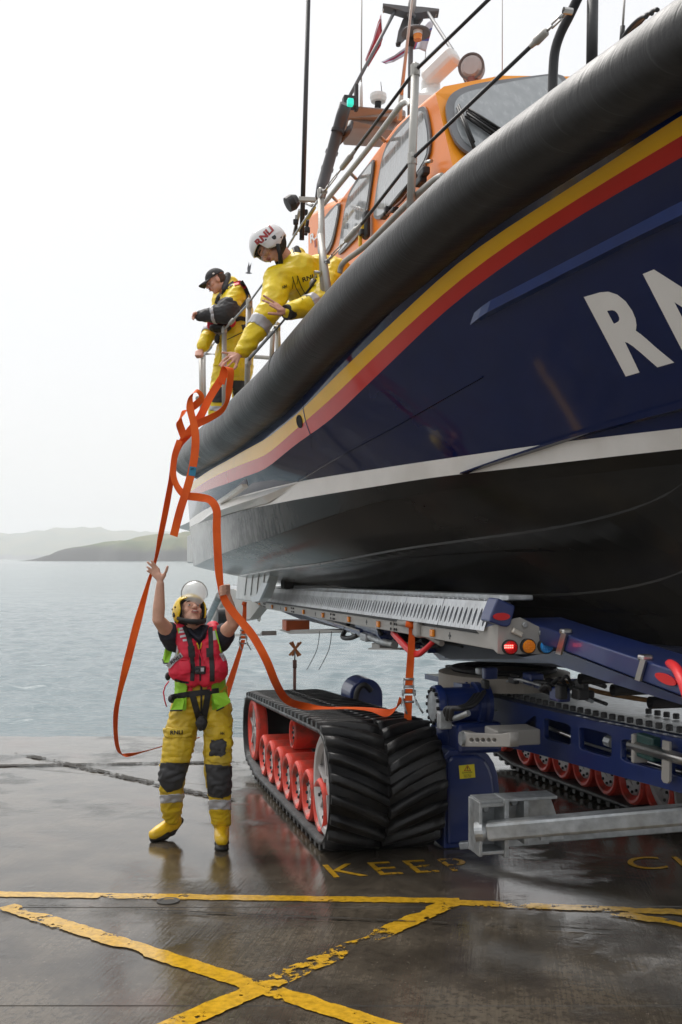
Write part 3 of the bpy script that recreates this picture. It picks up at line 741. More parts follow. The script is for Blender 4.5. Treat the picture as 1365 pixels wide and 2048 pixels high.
def lug_mesh(l, side):
    mb = MB(); rows = []; ws = np.linspace(0, 1, 6)
    for t in ws:
        w_ = .005+.40*t if side > 0 else WT-.005-.40*t
        ll = l+.20*t**1.25                                          # swept: the middle leads
        wd = .036 if t < .15 else .042; hh = LUG*(.78 if t == 0 else 1)
        line = []
        for (o, d) in ((-wd*1.15, -LUG-.004), (-wd*.72, hh-LUG-.004), (-wd*.4, hh-LUG), (wd*.4, hh-LUG), (wd*.72, hh-LUG-.004), (wd*1.15, -LUG-.004)):
            q, h, nx, nz = outw(ll+o); line.append(TK(q+nx*d, w_, h+nz*d))
        rows.append(line)
    mb.smooth = True; mb.grid(rows); mb.smooth = False; k = len(mb.v); mb.f += [[0,1,2,3,4,5], [k-6+i for i in (5,4,3,2,1,0)]]; mb.m += [0,0]; mb.sm += [False]*2
    me = mb.mesh('tread_lug'); fixn(me); me.materials.append(M_rub); return me
for i in range(NL):
    link('tread_lug', lug_mesh(i*PITCH, 1), None, bm_); link('tread_lug', lug_mesh((i+.5)*PITCH, -1), None, bm_)
# wheels
def wheel_mesh(r, wd, name, spokes=False, rim=None):
    mb = MB(); ax = V(C_, S_, 0); o = V(0,0,0)
    mb.smooth = False
    mb.mi = 0; mb.lathe(o, ax, [(.03,r*.72),(.0,r*.80),(-.004,r*.9),(.012,r*.985),(.03,r),(wd-.03,r),(wd-.01,r*.97),(wd,r*.85),(wd,0)], 36)
    if not spokes:
        mb.mi = 0; mb.lathe(o, ax, [(.03,r*.72),(.055,r*.68),(.062,r*.55)], 36)
        mb.mi = 1; mb.lathe(o, ax, [(.062,r*.62),(.030,r*.60),(.026,r*.56),(.026,r*.2),(.034,r*.19),(.034,0)], 36)
        mb.mi = 2; u, v = mb.ring_frame(ax)
        for j in range(8):
            a = 2*PI*j/8; mb.lathe(o+(u*math.cos(a)+v*math.sin(a))*r*.47+ax*.028, -ax, [(0,.013),(.014,.013),(.016,.009),(.016,0)], 8)
    else:
        mb.mi = 1; mb.lathe(o, ax, [(.02,r*.86),(.012,r*.78),(.05,r*.74),(.10,r*.72),(.10,r*.2),(.03,r*.18),(.02,0)], 36)
        u, v = mb.ring_frame(ax)
        for j in range(6):
            a = 2*PI*j/6+.3; d = u*math.cos(a)+v*math.sin(a); mb.box(o+d*r*.46+ax*.06, (r*.56,.03,.09), (d, d.cross(ax).normalized(), ax))
    for i, f in enumerate(mb.f): mb.sm[i] = False
    me = mb.mesh(name); fixn(me)
    for m_ in (rim or M_redw, M_hub, M_dark): me.materials.append(m_)
    return me
rw = wheel_mesh(.198, .30, 'road_wheel'); ret = wheel_mesh(.135, .35, 'return_roller'); idl = wheel_mesh(.325, .12, 'idler_wheel', True)
drv = wheel_mesh(.372, .12, 'drive_wheel', True, M_hub)
for me in (rw, ret, idl, drv):
    for p in me.polygons: p.use_smooth = False
WH = []
def wheel(me, nm, q, w_, h):
    o = link(nm, me, None, bm_); o.matrix_basis = Matrix.Translation(TK(q, w_, h)); WH.append(o); return o
for i in range(7): wheel(rw, 'road_wheel', .58+.425*i, .05, .08+.198)
wheel(ret, 'return_roller', 2.18, .16, .60); wheel(idl, 'idler_wheel', QF, .05, HF); wheel(drv, 'drive_wheel', QN, .05, HN)
# the frame inside the track
mb = MB()
f0 = [TK(.9,.42,.50), TK(3.3,.42,.50), TK(3.3,.42,.70), TK(1.6,.42,.74), TK(.9,.42,.72)]
mb.prism(f0, RT*.30); build(mb, 'track_frame', M_blue, bm_)
for q in (1.3, 2.75):
    mb = MB(); mb.box(TK(q,.36,.58), (.34,.12,.24), (TAX, RT, V(0,0,1)), .02); build(mb, 'bogie_bracket', M_blue, bm_)
# port track: a copy of the whole unit
port = copyo(bm_, car); port.matrix_parent_inverse = car.matrix_world.inverted() if False else Matrix.Translation(-car.location)
off = RT*2.72; off.z = gz(off.x, off.y); port.matrix_basis = Matrix.Translation(off)
for ch in list(bm_.children):
    if ch.name.startswith('tread_lug'):
        pass
    c = copyo(ch, port)

# ---- drive housings and the low galvanised arm beside the near track
CB = lambda L, x, y: onL(x, y, L)
def bx(c, size, name, m, bev=.01, ax=None, parent=car):
    mb = MB(); mb.box(c, size, ax or (RT, AX, V(0,0,1)), bev); return build(mb, name, m, parent)
# final drive: a rounded drum case behind the galvanised bracket
c0 = onL(952, 1575, 2.60)
mb = MB(); prof = [(-.24,-.42),(-.24,.24),(-.20,.275),(.0,.275),(.05,.262),(.10,.225),(.14,.165),(.168,.08),(.18,-.02),(.18,-.42)]
mb.prism([c0+RT*a+V(0,0,b) for a, b in prof], -AX*.55); build(mb, 'final_drive_case', M_blue, car, bevel=.008)
mb = MB(); mb.prism([c0+AX*.03+RT*a*.84+V(0,0,b*.9-.01)-RT*.02 for a, b in prof], -AX*.08); build(mb, 'case_cover', M_blue, car, bevel=.02)
mb = MB(); mb.lathe(onL(918,1478,2.55)-AX*.1, RT, [(-.16,0),(-.16,.10),(-.10,.15),(.14,.15),(.18,.11),(.18,0)], 28); build(mb, 'gear_case', M_blue, car)
# danger label
M_yst = mat('yellow_label', (.80,.66,.03), .4, var=.04)
q0 = onL(934,1533,2.40); q0 = c0+AX*.034+RT*(-.075)+V(0,0,.125)
lab = MB(); lab.prism([q0+RT*a+V(0,0,b) for a, b in ((-.058,-.05),(.058,-.045),(.05,.05),(-.066,.045))], AX*.003); lab = build(lab, 'warning_label', M_yst, car)
lf = lambda x, z, w_, h: (lambda u, v: q0+AX*.005+RT*(x+w_*u)+V(0,0,z+h*v))
lettering('DANGER', lf(-.04,-.012,.076,.012), M_black, lab); lettering('MOVING', lf(-.03,-.029,.055,.009), M_black, lab); lettering('TRACKS', lf(-.03,-.041,.055,.009), M_black, lab)
mb = MB()
tri = [V(-.026,0,.006), V(.022,0,.006), V(-.002,0,.044)]
for i in range(3):
    a, b = tri[i], tri[(i+1)%3]; mb.tube([q0+AX*.005+RT*a.x+V(0,0,a.z), q0+AX*.005+RT*b.x+V(0,0,b.z)], .0022, 4)
build(mb, 'warning_triangle', mat('red_print', (.45,.03,.02), .5), lab)
mb = MB(); mb.tube([q0+AX*.005-RT*.002+V(0,0,.018), q0+AX*.005-RT*.002+V(0,0,.034)], .003, 5); mb.box(q0+AX*.005-RT*.002+V(0,0,.012), (.005,.002,.004)); build(mb, 'exclamation_mark', M_black, lab)
# hub motor with bolted flange
fc = onL(868, 1412, 2.33)
mb = MB(); mb.lathe(fc, RT, [(-.0,0),(0,.145),(.03,.15),(.05,.15),(.06,.13),(.30,.13),(.30,.165),(.34,.165),(.34,.14),(.37,.16),(.40,.16),(.40,0)], 32); build(mb, 'drive_motor', M_blue, car)
mb = MB(); mb.lathe(fc-RT*.012, RT, [(0,0),(0,.105),(.012,.11),(.02,.11)], 28); u, v = mb.ring_frame(RT)
mb.mi = 1
for j in range(14):
    a = 2*PI*j/14; mb.lathe(fc+(u*math.cos(a)+v*math.sin(a))*.12, -RT, [(0,.014),(.018,.014),(.02,.01),(.02,0)], 6)
build(mb, 'motor_flange', [M_galv, M_dark], car)
bx(fc+RT*.30+V(0,0,-.22), (.34,.30,.22), 'motor_mount', M_blue, .03)
# galvanised bracket and push arm
bc = onL(992, 1632, 2.47); bc = bc+AX*.15
mb = MB()
for z in (.145, .0, -.145): mb.box(bc+RT*-.13+V(0,0,z)+AX*.06, (.17,.16,.022), (RT,AX,V(0,0,1)), .004)
mb.box(bc+RT*-.215+AX*.06, (.02,.16,.33), (RT,AX,V(0,0,1)), .004); mb.box(bc+RT*-.05+AX*.06, (.03,.18,.36), (RT,AX,V(0,0,1)), .006)
mb.box(bc+RT*.04-AX*.03, (.54,.025,.33), (RT,AX,V(0,0,1)), .004); mb.box(bc+RT*.10+AX*.04+V(0,0,.02), (.03,.12,.28), (RT,AX,V(0,0,1)), .004)
mb.prism([bc+RT*a+V(0,0,b)-AX*.02 for a, b in ((.12,.165),(.30,.155),(.40,-.13),(.24,-.13),(.24,-.04),(.14,-.02))], AX*.03)
mb.box(bc+RT*.04+AX*.04+V(0,0,.165), (.52,.16,.02), (RT,AX,V(0,0,1)), .004)
for a, b in ((-.13,.09),(-.13,-.09),(.0,.12),(.06,.12)): mb.lathe(bc+RT*a+V(0,0,b)-AX*.01, AX, [(0,.024),(.02,.024),(.024,.018),(.024,0)], 6)
build(mb, 'arm_bracket', M_galv, car)
a0 = P(975, 1662, bc.y-.17); a1 = P(1420, 1624, bc.y-.55)
dd = (a1-a0).normalized(); sd_ = dd.cross(V(0,0,1)).normalized(); up = sd_.cross(dd)
mb = MB(); mb.box((a0+a1)/2, ((a1-a0).length, .11, .112), (dd, sd_, up), .02); build(mb, 'push_arm', M_galv, car)
mb = MB(); mb.lathe(a0-dd*.05, dd, [(-.02,0),(-.02,.06),(.03,.06),(.05,.045),(.06,0)], 20); build(mb, 'arm_pivot', M_galv, car)
mb = MB(); mb.box(P(1200,1668,bc.y+.35), (1.9,.05,.05), (dd, sd_, up), .006); build(mb, 'lower_stay', M_galv, car)

# ---- chassis beam with cut-outs
LB = 2.90
top_l = [(905,1371),(955,1384),(1060,1412),(1200,1444),(1365,1478),(1480,1502)]
bot_l = [(905,1440),(945,1478),(1060,1502),(1200,1540),(1365,1584),(1480,1615)]
holes = [[(1045,1452),(1077,1428),(1077,1468),(1048,1460)], [(1092,1434),(1147,1449),(1147,1493),(1092,1477)], [(1163,1452),(1229,1468),(1229,1517),(1163,1498)], [(1247,1475),(1338,1496),(1338,1545),(1247,1521)], [(1344,1500),(1440,1523),(1440,1574),(1344,1549)], [(975,1399),(1000,1406),(1000,1424),(975,1418)]]
bm2 = bmesh.new()
def plate_with_holes(outer, holes_, L, th, name, m):
    cu = bpy.data.curves.new('outline', 'CURVE'); cu.dimensions = '2D'; cu.fill_mode = 'BOTH'; cu.extrude = th/2; cu.bevel_depth = .004; cu.bevel_resolution = 1
    def toL(x, y): q = onL(x, y, L); s, _ = sL(q); return s, q.z
    for poly in [outer]+holes_:
        pts = [toL(x, y) for x, y in (chaikin(poly, 2, .10) if poly is not outer else poly)]; sp = cu.splines.new('POLY'); sp.points.add(len(pts)-1); sp.use_cyclic_u = True
        for k, (a, b) in zip(sp.points, pts): k.co = (a, b, 0, 1)
    ob = bpy.data.objects.new('outline', cu); COL.objects.link(ob); dg = bpy.context.evaluated_depsgraph_get(); me = bpy.data.meshes.new_from_object(ob.evaluated_get(dg))
    COL.objects.unlink(ob); bpy.data.objects.remove(ob)
    for v in me.vertices: p = B(v.co.x, L, v.co.y)+RT*v.co.z; v.co = p
    me.name = name; me.materials.clear(); fixn(me); return link(name, me, m, car)
plate_with_holes(top_l+list(reversed(bot_l)), holes, LB, .03, 'chassis_beam', M_blue)
mb = MB(); tt = [onL(x, y, LB) for x, y in top_l]
mb.grid([[p+V(0,0,.006)-RT*.02 for p in tt], [p+V(0,0,.006)+RT*.30 for p in tt]]); mb.grid([[p+V(0,0,.0)-RT*.02 for p in tt], [p+V(0,0,-.012)-RT*.02 for p in tt]])
build(mb, 'beam_flange', M_blue, car)
mb = MB(); bb = [onL(x, y, LB) for x, y in bot_l]; mb.grid([[p+RT*.02 for p in bb], [p+RT*.30 for p in bb]]); mb.grid([[p+RT*.20 for p in tt], [p+RT*.20 for p in bb]]); build(mb, 'beam_web', M_blue, car)
# wet deck plate on the beam with a row of bolts
mb = MB(); d0 = [p+RT*.05+V(0,0,.012) for p in tt]; mb.grid([d0, [p+RT*1.3 for p in d0]]); build(mb, 'deck_plate', M_galv, car)
n_b = 34; d_l = np.linspace(.12, .98, n_b)
bolt = MB(); bolt.lathe((0,0,0), (0,0,1), [(0,.02),(.028,.02),(.032,.015),(.032,0)], 8); bme = bolt.mesh('bolt'); fixn(bme); bme.materials.append(M_dark)
def along(pl, t):
    d = np.r_[0, np.cumsum([ (b-a).length for a, b in zip(pl, pl[1:])])]; d /= d[-1]
    for i in range(len(pl)-1):
        if t <= d[i+1]: return pl[i].lerp(pl[i+1], (t-d[i])/(d[i+1]-d[i]))
    return pl[-1]
for t in d_l:
    for off_ in ((.06,) if t < .6 else (.06, .42)):
        o = link('bolt', bme, None, car); o.matrix_basis = Matrix.Translation(along(tt, t)+RT*off_+V(0,0,.018))
mb = MB(); mb.box(onL(1290,1438,3.5), (.5,.7,.05), (RT,AX,V(0,0,1)), .01); build(mb, 'hatch_plate', M_galv, car)
# rods and pipes running in the beam
def pipe(pts, r, name, m, n=10, parent=car, sm=True):
    if sm and len(pts) > 2:
        P_ = [Vector(p) for p in pts]; out = []
        for i in range(len(P_)-1):
            p0, p1, p2, p3 = P_[max(0,i-1)], P_[i], P_[i+1], P_[min(len(P_)-1,i+2)]
            for k in range(6):
                t = k/6; out.append(.5*((2*p1)+(p2-p0)*t+(2*p0-5*p1+4*p2-p3)*t*t+(-p0+3*p1-3*p2+p3)*t**3))
        out.append(P_[-1]); pts = out
    mb = MB(); mb.tube(pts, r, n); return build(mb, name, m, parent)
pipe([onL(1080,1449,2.98), onL(1150,1476,2.98)], .014, 'hydraulic_rod', M_steel); pipe([onL(1150,1480,2.98), onL(1450,1570,2.98)], .010, 'hydraulic_rod', M_steel)
pipe([onL(1262,1490,2.84), onL(1500,1556,2.84)], .030, 'hydraulic_rod', M_steel); pipe([onL(1215,1482,2.97), onL(1280,1502,2.97)], .022, 'hydraulic_rod', M_steel)
mb = MB(); mb.lathe(onL(1222,1484,2.95), AX, [(-.04,0),(-.04,.034),(.03,.034),(.03,0)], 8); build(mb, 'hydraulic_fitting', M_galv, car)
M_green = mat('dark_green_block', (.012,.055,.05), .5)
bx(onL(1300,1494,2.87), (.07,.17,.13), 'clamp_block', M_green); bx(onL(1279,1496,2.86), (.09,.03,.16), 'clamp_plate', M_putty); 
mb = MB(); mb.prism([onL(1325,1480,2.83), onL(1339,1484,2.83), onL(1339,1562,2.83), onL(1335,1567,2.83), onL(1327,1565,2.83), onL(1323,1558,2.83)], RT*.014); build(mb, 'clamp_strap', M_putty, car)
# hoses at the motor
for k, o_x in enumerate((0, 6, 13)):
    pipe([onL(960+o_x,1376,2.75), onL(950+o_x,1392,2.6), onL(934+o_x,1410,2.45), onL(912+o_x,1417,2.33), onL(893+o_x,1418,2.28), onL(890+o_x,1440,2.28)], .018, 'hydraulic_hose', M_dark)
pipe([onL(888,1440,2.3), onL(912,1436,2.3), onL(938,1426,2.35)], .02, 'hydraulic_pipe', M_galv); bx(onL(889,1440,2.28), (.09,.07,.12), 'hose_fitting', M_galv)
# slotted grey link with holes
mb = MB(); lk = [onL(x, y, 2.40) for x, y in ((932,1466),(1010,1470),(1030,1472),(1030,1492),(932,1490))]; 
def link_plate():
    outer = [(925,1468),(932,1462),(945,1467),(1006,1469),(1028,1466),(1028,1492),(945,1492),(932,1492),(925,1485)]
    hs = []
    for k in range(5):
        cx, cy, r = 951+k*11.5, 1480, 5.2; hs.append([(cx+r*math.cos(a*PI/4), cy+r*1.1*math.sin(a*PI/4)) for a in range(8)])
    return plate_with_holes(outer, hs, 2.36, .05, 'link_plate', M_putty)
link_plate()
mb = MB(); mb.lathe(onL(927,1477,2.33), RT, [(-.02,0),(-.02,.045),(.06,.045),(.06,0)], 18); build(mb, 'link_pin', M_galv, car)
bx(onL(1025,1470,2.6), (.30,.22,.10), 'link_bracket', M_putty)

# ---- turntable and platform
tc_ = onL(1008, 1352, 3.02)
mb = MB(); mb.lathe(tc_+V(0,0,-.07), V(0,0,1), [(0,0),(0,.48),(.0,.50),(.105,.50),(.11,.45),(.11,0)], 48); build(mb, 'turntable_ring', mat('cream_turntable_paint', (.30,.27,.23), .5, dirt=(.2,.17,.13), dirt_amt=.5), car)
mb = MB(); mb.lathe(tc_+V(0,0,.045), V(0,0,1), [(0,.3),(0,.40),(.015,.41),(.03,.40),(.03,.3)], 48); build(mb, 'turntable_cover', M_dark, car)
mb = MB(); mb.prism([onL(850,1348,2.60), onL(932,1364,2.60), onL(932,1376,2.60), onL(850,1358,2.60)], RT*.9); build(mb, 'platform', M_blue, car)
mb = MB(); mb.prism([onL(876,1358,2.55), onL(925,1368,2.55), onL(925,1420,2.55), onL(890,1420,2.55), onL(876,1400,2.55)], RT*.06); build(mb, 'platform_leg', M_blue, car)
for k in range(7):
    random.seed(40+k); x = 985+k*28; pipe([onL(x,1372+k*4,3.1), onL(x+25,1366+k*5,3.15), onL(x+60,1378+k*5,3.1)], .012, 'control_hose', random.choice([M_dark, M_galv, M_dark]))
pipe([onL(1060,1356,3.3), onL(1130,1364,3.3), onL(1200,1384,3.3), onL(1280,1398,3.3), onL(1380,1412,3.3)], .016, 'brown_hose', mat('brown_hose_rubber', (.22,.10,.02), .5))
for x, y in ((988,1371),(1002,1373)): bx(onL(x,y,2.93), (.05,.05,.07), 'clamp_block', M_green)
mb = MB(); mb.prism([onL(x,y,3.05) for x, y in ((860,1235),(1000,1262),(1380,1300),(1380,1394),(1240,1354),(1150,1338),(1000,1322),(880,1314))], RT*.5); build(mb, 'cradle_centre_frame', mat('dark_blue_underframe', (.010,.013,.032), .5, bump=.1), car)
# far bow-side mudguard: a blue arch beyond the track
mb = MB(); ac = onL(733, 1392, 2.42); prof = [(-.16,-.16)]+[(.16*math.cos(PI-PI*i/14)*1.0, .16*math.sin(PI*i/14)) for i in range(15)]+[(.16,-.16)]
mb.prism([ac+RT*a+V(0,0,b) for a, b in prof], -AX*.35); build(mb, 'track_guard', M_blue, car, bevel=.01)
pipe([ac+AX*.02+RT*-.11+V(0,0,-.15), ac+AX*.03+RT*-.10+V(0,0,.04), ac+AX*.03+RT*-.03+V(0,0,.11), ac+AX*.03+RT*.04+V(0,0,.05)], .026, 'guard_hose', M_dark)

# pipework packed between the turntable and the beam
random.seed(11)
for k in range(16):
    x, y = random.uniform(880,1200), 0; y = 1338+(x-880)*.13+random.uniform(-12,22); Lk = random.uniform(2.62,2.95); dx = random.uniform(25,70)
    pipe([onL(x,y,Lk), onL(x+dx*.4,y+random.uniform(-10,8),Lk), onL(x+dx*.8,y+random.uniform(-4,14),Lk+.05), onL(x+dx*1.2,y+dx*.14,Lk+.05)], random.uniform(.009,.018), 'hydraulic_hose', random.choice([M_dark,M_dark,M_black,M_galv]), 8)
for k in range(14):
    x = random.uniform(890,1180); y = 1345+(x-880)*.13+random.uniform(-14,14); bx(onL(x,y,random.uniform(2.6,2.9)), (random.uniform(.04,.1),random.uniform(.05,.14),random.uniform(.04,.09)), 'valve_block', random.choice([M_dark,M_dark,M_galv,M_blue]))
for k in range(9):
    x = random.uniform(640,900); y = 1236+(x-640)*.16+random.uniform(-4,16); dx = random.uniform(30,60); Lk = random.uniform(2.4,2.7)
    pipe([onL(x,y,Lk), onL(x+dx*.5,y+random.uniform(0,16),Lk), onL(x+dx,y+dx*.2,Lk)], random.uniform(.010,.02), 'hydraulic_hose', random.choice([M_dark,M_black,M_galv]), 8)
# ---- cradle: slotted silver rail panels over a grey edge plate
LR = 2.20
rail_top = lambda x: 1203+(x-985)*.0575
def raz(s): return RZ[0]+RZ[1]*s
pa, pb = onL(985,1203,LR), onL(540,1177,LR); (sa, _), (sb, _) = sL(pa), sL(pb)
RZ1 = (pa.z-pb.z)/(sa-sb); RZ0 = pa.z-RZ1*sa; RZ = (RZ0, RZ1)
PW, PH, NSL = .82, .17, 10
def panel_mesh():
    mb = MB(); cw = PW/NSL; X = V(1,0,0); hh = PH
    # local: x along, z up, y outboard; the face leans in a little towards the top
    yo = lambda z: -.05*z/PH
    for k in range(NSL):
        x0 = k*cw+.0015; x1 = (k+1)*cw-.0015 if k < NSL-1 else PW-.006
        if k == 0: x0 = .004
        cxm = (x0+x1)/2; rx = cw*.25; rz = hh*.31; cz = -hh*.56
        inn = [(cxm+rx*math.cos(a)+.006*math.sin(a), cz+rz*math.sin(a)) for a in [2*PI*j/16 for j in range(16)]]
        def outp(a):
            dx, dz = math.cos(a), math.sin(a); sx = (x1-x0)/2/max(1e-6, abs(dx)); sz = (hh*.44 if dz > 0 else hh*.44)/max(1e-6, abs(dz)); t = min(sx, sz); return (cxm+dx*t, cz+dz*t)
        a_, b_ = (x1-x0)/2, hh*.44; ou = [(cxm+a_*u_, cz+b_*v_) for u_, v_ in ((1,0),(1,.5),(1,1),(.5,1),(0,1),(-.5,1),(-1,1),(-1,.5),(-1,0),(-1,-.5),(-1,-1),(-.5,-1),(0,-1),(.5,-1),(1,-1),(1,-.5))]
        vs_ = [V(x, yo(z)-0, z) for x, z in ou]+[V(x, yo(z), z) for x, z in inn]+[V(x, yo(z)-.022, z) for x, z in inn]
        vs_ = [V(v.x, -v.y if False else v.y, v.z) for v in vs_]
        mb.add(vs_, [(j, (j+1)%16, 16+(j+1)%16, 16+j) for j in range(16)]+[(16+j, 16+(j+1)%16, 32+(j+1)%16, 32+j) for j in range(16)])
    zt = -hh*.12
    mb.add([V(.004,yo(zt),zt), V(PW-.006,yo(zt),zt), V(PW-.006,yo(0),0), V(.004,yo(0),0), V(PW-.006,-.16,.012), V(.004,-.16,.012)], [(0,1,2,3), (3,2,4,5)])
    for k in range(9): mb.lathe(V(.05+k*.09, yo(0)-.012, .004), (0,0,1), [(0,.007),(.008,.007),(.01,0)], 6)
    mb.mi = 1; mb.add([V(.0,-.03,-hh), V(PW,-.03,-hh), V(PW,-.075,0), V(0,-.075,0)], [(0,1,2,3)])
    me = mb.mesh('rail_panel')
    for m_ in (M_sil, mat('pale_blue_liner', (.16,.19,.34), .35, metal=.3)): me.materials.append(m_)
    return me
pme = panel_mesh()
def raxes(s, z=None, L=LR):
    X = (AX+V(0,0,RZ[1])).normalized(); Yv = -RT; Z = X.cross(Yv); Z = -Z if Z.z < 0 else Z
    M = Matrix((X, Yv, Z)).transposed().to_4x4(); M.translation = B(s, L, raz(s) if z is None else z); return M
s1 = sL(onL(984,1203,LR))[0]; k = 0
while s1-PW*(k+1) > sL(onL(452,1172,LR))[0]:
    o = link('rail_panel', pme, None, car); o.matrix_basis = raxes(s1-PW*(k+1)); k += 1
NP_ = k; sE = s1-PW*k
def rbox(sa_, sb_, y0, y1, z0, z1, name, m, bev=.004, L=LR):
    """box on the rail: s range, outboard range (positive towards the viewer's side), height below the rail top"""
    M = raxes(sa_, L=L); mb = MB(); c = M @ V((sb_-sa_)/2, (y0+y1)/2, (z0+z1)/2)
    X, Yv, Z = (M.to_3x3() @ V(1,0,0), M.to_3x3() @ V(0,1,0), M.to_3x3() @ V(0,0,1))
    mb.box(c, (abs(sb_-sa_), abs(y1-y0), abs(z1-z0)), (X, Yv, Z), bev); return build(mb, name, m, car)
rbox(sE, s1, -.12, -.09, -.17, -.005, 'rail_core', M_dark); rbox(sE, s1, -.26, -.10, .004, .035, 'rail_cap', M_galv, .008)
rbox(sE, s1+.05, -.10, .0, -.215, -.176, 'rail_channel', M_dark)
# grey edge plates with amber reflectors, bolts and plus marks
npl = 6; pl = (s1+.1-sE)/npl
for k in range(npl):
    a = sE+k*pl+.006; b = sE+(k+1)*pl-.006; rbox(a, b, .0, .012, -.275, -.195, 'edge_plate', M_putty)
    for f in (.32, .8) if k < npl-1 else (.45,):
        rbox(a+(b-a)*f, a+(b-a)*f+.06, .013, .034, -.26, -.21, 'amber_reflector', M_amber, .006)
    mb = MB(); M = raxes(a)
    for (u_, z_) in ((.04,-.215),(.04,-.255),(.09,-.215),(.09,-.255),(b-a-.05,-.215),(b-a-.05,-.255)): mb.lathe(M @ V(u_,.012,z_), M.to_3x3() @ V(0,1,0), [(0,.010),(.008,.010),(.009,0)], 8)
    for (u_, z_, w_, h_) in (((b-a)*.62,-.236,.045,.014),((b-a)*.62,-.236,.014,.045)): mb.box(M @ V(u_,.0125,z_), (w_,.003,h_), (M.to_3x3() @ V(1,0,0), M.to_3x3() @ V(0,1,0), M.to_3x3() @ V(0,0,1)))
    build(mb, 'edge_plate_bolts', M_dark, car, kind='stuff')
# end plate facing the viewer, with lamps
e0 = onL(1000,1248,LR-.02); sE1, _ = sL(e0); Ye = e0.y
def onE(x, y, off=0.0):                                              # the end plate stands square across the carriage
    d = V((x-CX)/F, 1, (HY-y)/F); o = V(0,0,CAMH); e = e0+AX*off; t = (e-o).dot(AX)/d.dot(AX); return o+d*t
mb = MB(); mb.prism([onE(x,y) for x, y in ((996,1250),(1030,1237),(1042,1235),(1102,1265),(1106,1272),(1102,1308),(1003,1309),(995,1306))], -AX*.02); build(mb, 'lamp_plate', M_putty, car, bevel=.004)
M = raxes(s1-.62)
mb = MB(); pA = [onL(952,1260,LR-.025), onL(996,1248,LR-.025), onL(996,1308,LR-.025)]; mb.prism(pA, RT*.015); build(mb, 'gusset_plate', M_putty, car)
def lamp(x, y, r, m, name, leds):
    c = onE(x, y, .0); mb = MB(); mb.lathe(c, AX, [(0,r*1.08),(.03,r*1.08),(.032,r*.96)], 28); ob = build(mb, name+'_rim', M_dark, car)
    mb = MB(); mb.lathe(c, AX, [(.03,r*.96),(.042,r*.85),(.046,0)], 28); build(mb, name+'_lens', m, ob)
    mb = MB()
    for i in range(-3, 4):
        for j in range(-3, 4):
            if i*i+j*j <= 10: mb.lathe(c+AX*.043+RT*i*r*.24+V(0,0,j*r*.24), AX, [(0,r*.095),(.006,r*.06),(.007,0)], 6)
    if leds: build(mb, 'lens_facets', leds, ob)
lamp(1018,1294,.040, M_redl, 'red_lamp', M_redl)
lamp(1054,1292,.040, M_amber, 'amber_lamp', mat('amber_facets', (.9,.32,.02), .15)); lamp(1089,1292,.040, mat('blue_lens', (.03,.30,.78), .2, var=.05), 'blue_lamp', mat('blue_facets', (.08,.42,.9), .15))
mb = MB(); c = onE(1018,1293,.052)
for i in range(-2, 3):
    for j in (0, 1): mb.box(c+RT*i*.011+V(0,0,j*.011-.006), (.007,.003,.007), (RT,AX,V(0,0,1)))
build(mb, 'lit_led', mat('lit_red_led', (.9,.1,.08), .3, emit=(1,.10,.08), est=3.0), car)
mb = MB(); c = onE(1035,1265,.012); mb.box(c, (.075,.024,.034), (RT*.86-V(0,0,.5)*.86, AX, V(0,0,.86)+RT*.5*.86), .008); build(mb, 'work_lamp', mat('work_lamp_glass', (.62,.58,.50), .15, metal=.4), car)
for x, y in ((1049,1250),(1082,1265)):
    mb = MB(); mb.lathe(onE(x,y), AX, [(0,.016),(.012,.016),(.014,.012),(.014,0)], 14); build(mb, 'plate_bolt', M_galv, car)
# blue corner box with oval red reflector
mb = MB(); mb.prism([onE(x,y,.03) for x, y in ((979,1243),(982,1230),(996,1196),(1031,1212),(1030,1220),(1022,1250),(1015,1254),(1006,1253))], -AX*.14); build(mb, 'corner_box', M_blue, car, bevel=.008)
def oval(c, ux, uz, a, b, nrm, name='oval_reflector'):
    mb = MB(); mb.prism([c+ux*a*math.cos(t)+uz*b*math.sin(t) for t in np.linspace(0, 2*PI, 24)[:-1]], nrm*.008); return build(mb, name, M_redl, car)
oval(onE(1003,1233,.031), RT, V(0,0,1), .050, .021, AX)
# long blue boom running down towards the bow
LBM = 2.42
bt = [(1036,1236),(1110,1262),(1240,1305),(1365,1346),(1460,1378)]; bbm = [(1060,1284),(1118,1298),(1240,1345),(1365,1393),(1460,1428)]
mb = MB(); Tt = [onL(x,y,LBM) for x, y in bt]; Bt = [onL(x,y,LBM) for x, y in bbm]
mb.grid([[p+RT*.28 for p in Tt], Tt, Bt, [p+RT*.28 for p in Bt]], closed=False); mb.add([Tt[0], Bt[0], Bt[0]+RT*.28, Tt[0]+RT*.28], [(0,1,2,3)]); mb.add([Tt[-1], Bt[-1], Bt[-1]+RT*.28, Tt[-1]+RT*.28], [(0,1,2,3)]); build(mb, 'boom', M_blue, car, bevel=.008)
for x in (1131, 1290):
    u = (x-1110)/255; yt = 1262+84*u; mb = MB(); mb.prism([onL(x-4,yt-4,LBM-.004), onL(x+6,yt-1,LBM-.004), onL(x-6,yt+41,LBM-.004), onL(x-16,yt+38,LBM-.004)], -RT*.012); build(mb, 'boom_strap', M_steel, car)
    bx(onL(x+1,yt-6,LBM+.02), (.06,.05,.03), 'strap_buckle', M_steel)
mb = MB(); c = onL(1334,1358,LBM-.004); oval(c, (AX+V(0,0,-.10)).normalized(), V(0,0,1), .036 if False else .085, .022, -RT)
pipe([onL(1340,1328,2.5), onL(1352,1336,2.40), onL(1366,1365,2.36), onL(1380,1410,2.36)], .022, 'red_hose', M_hose)
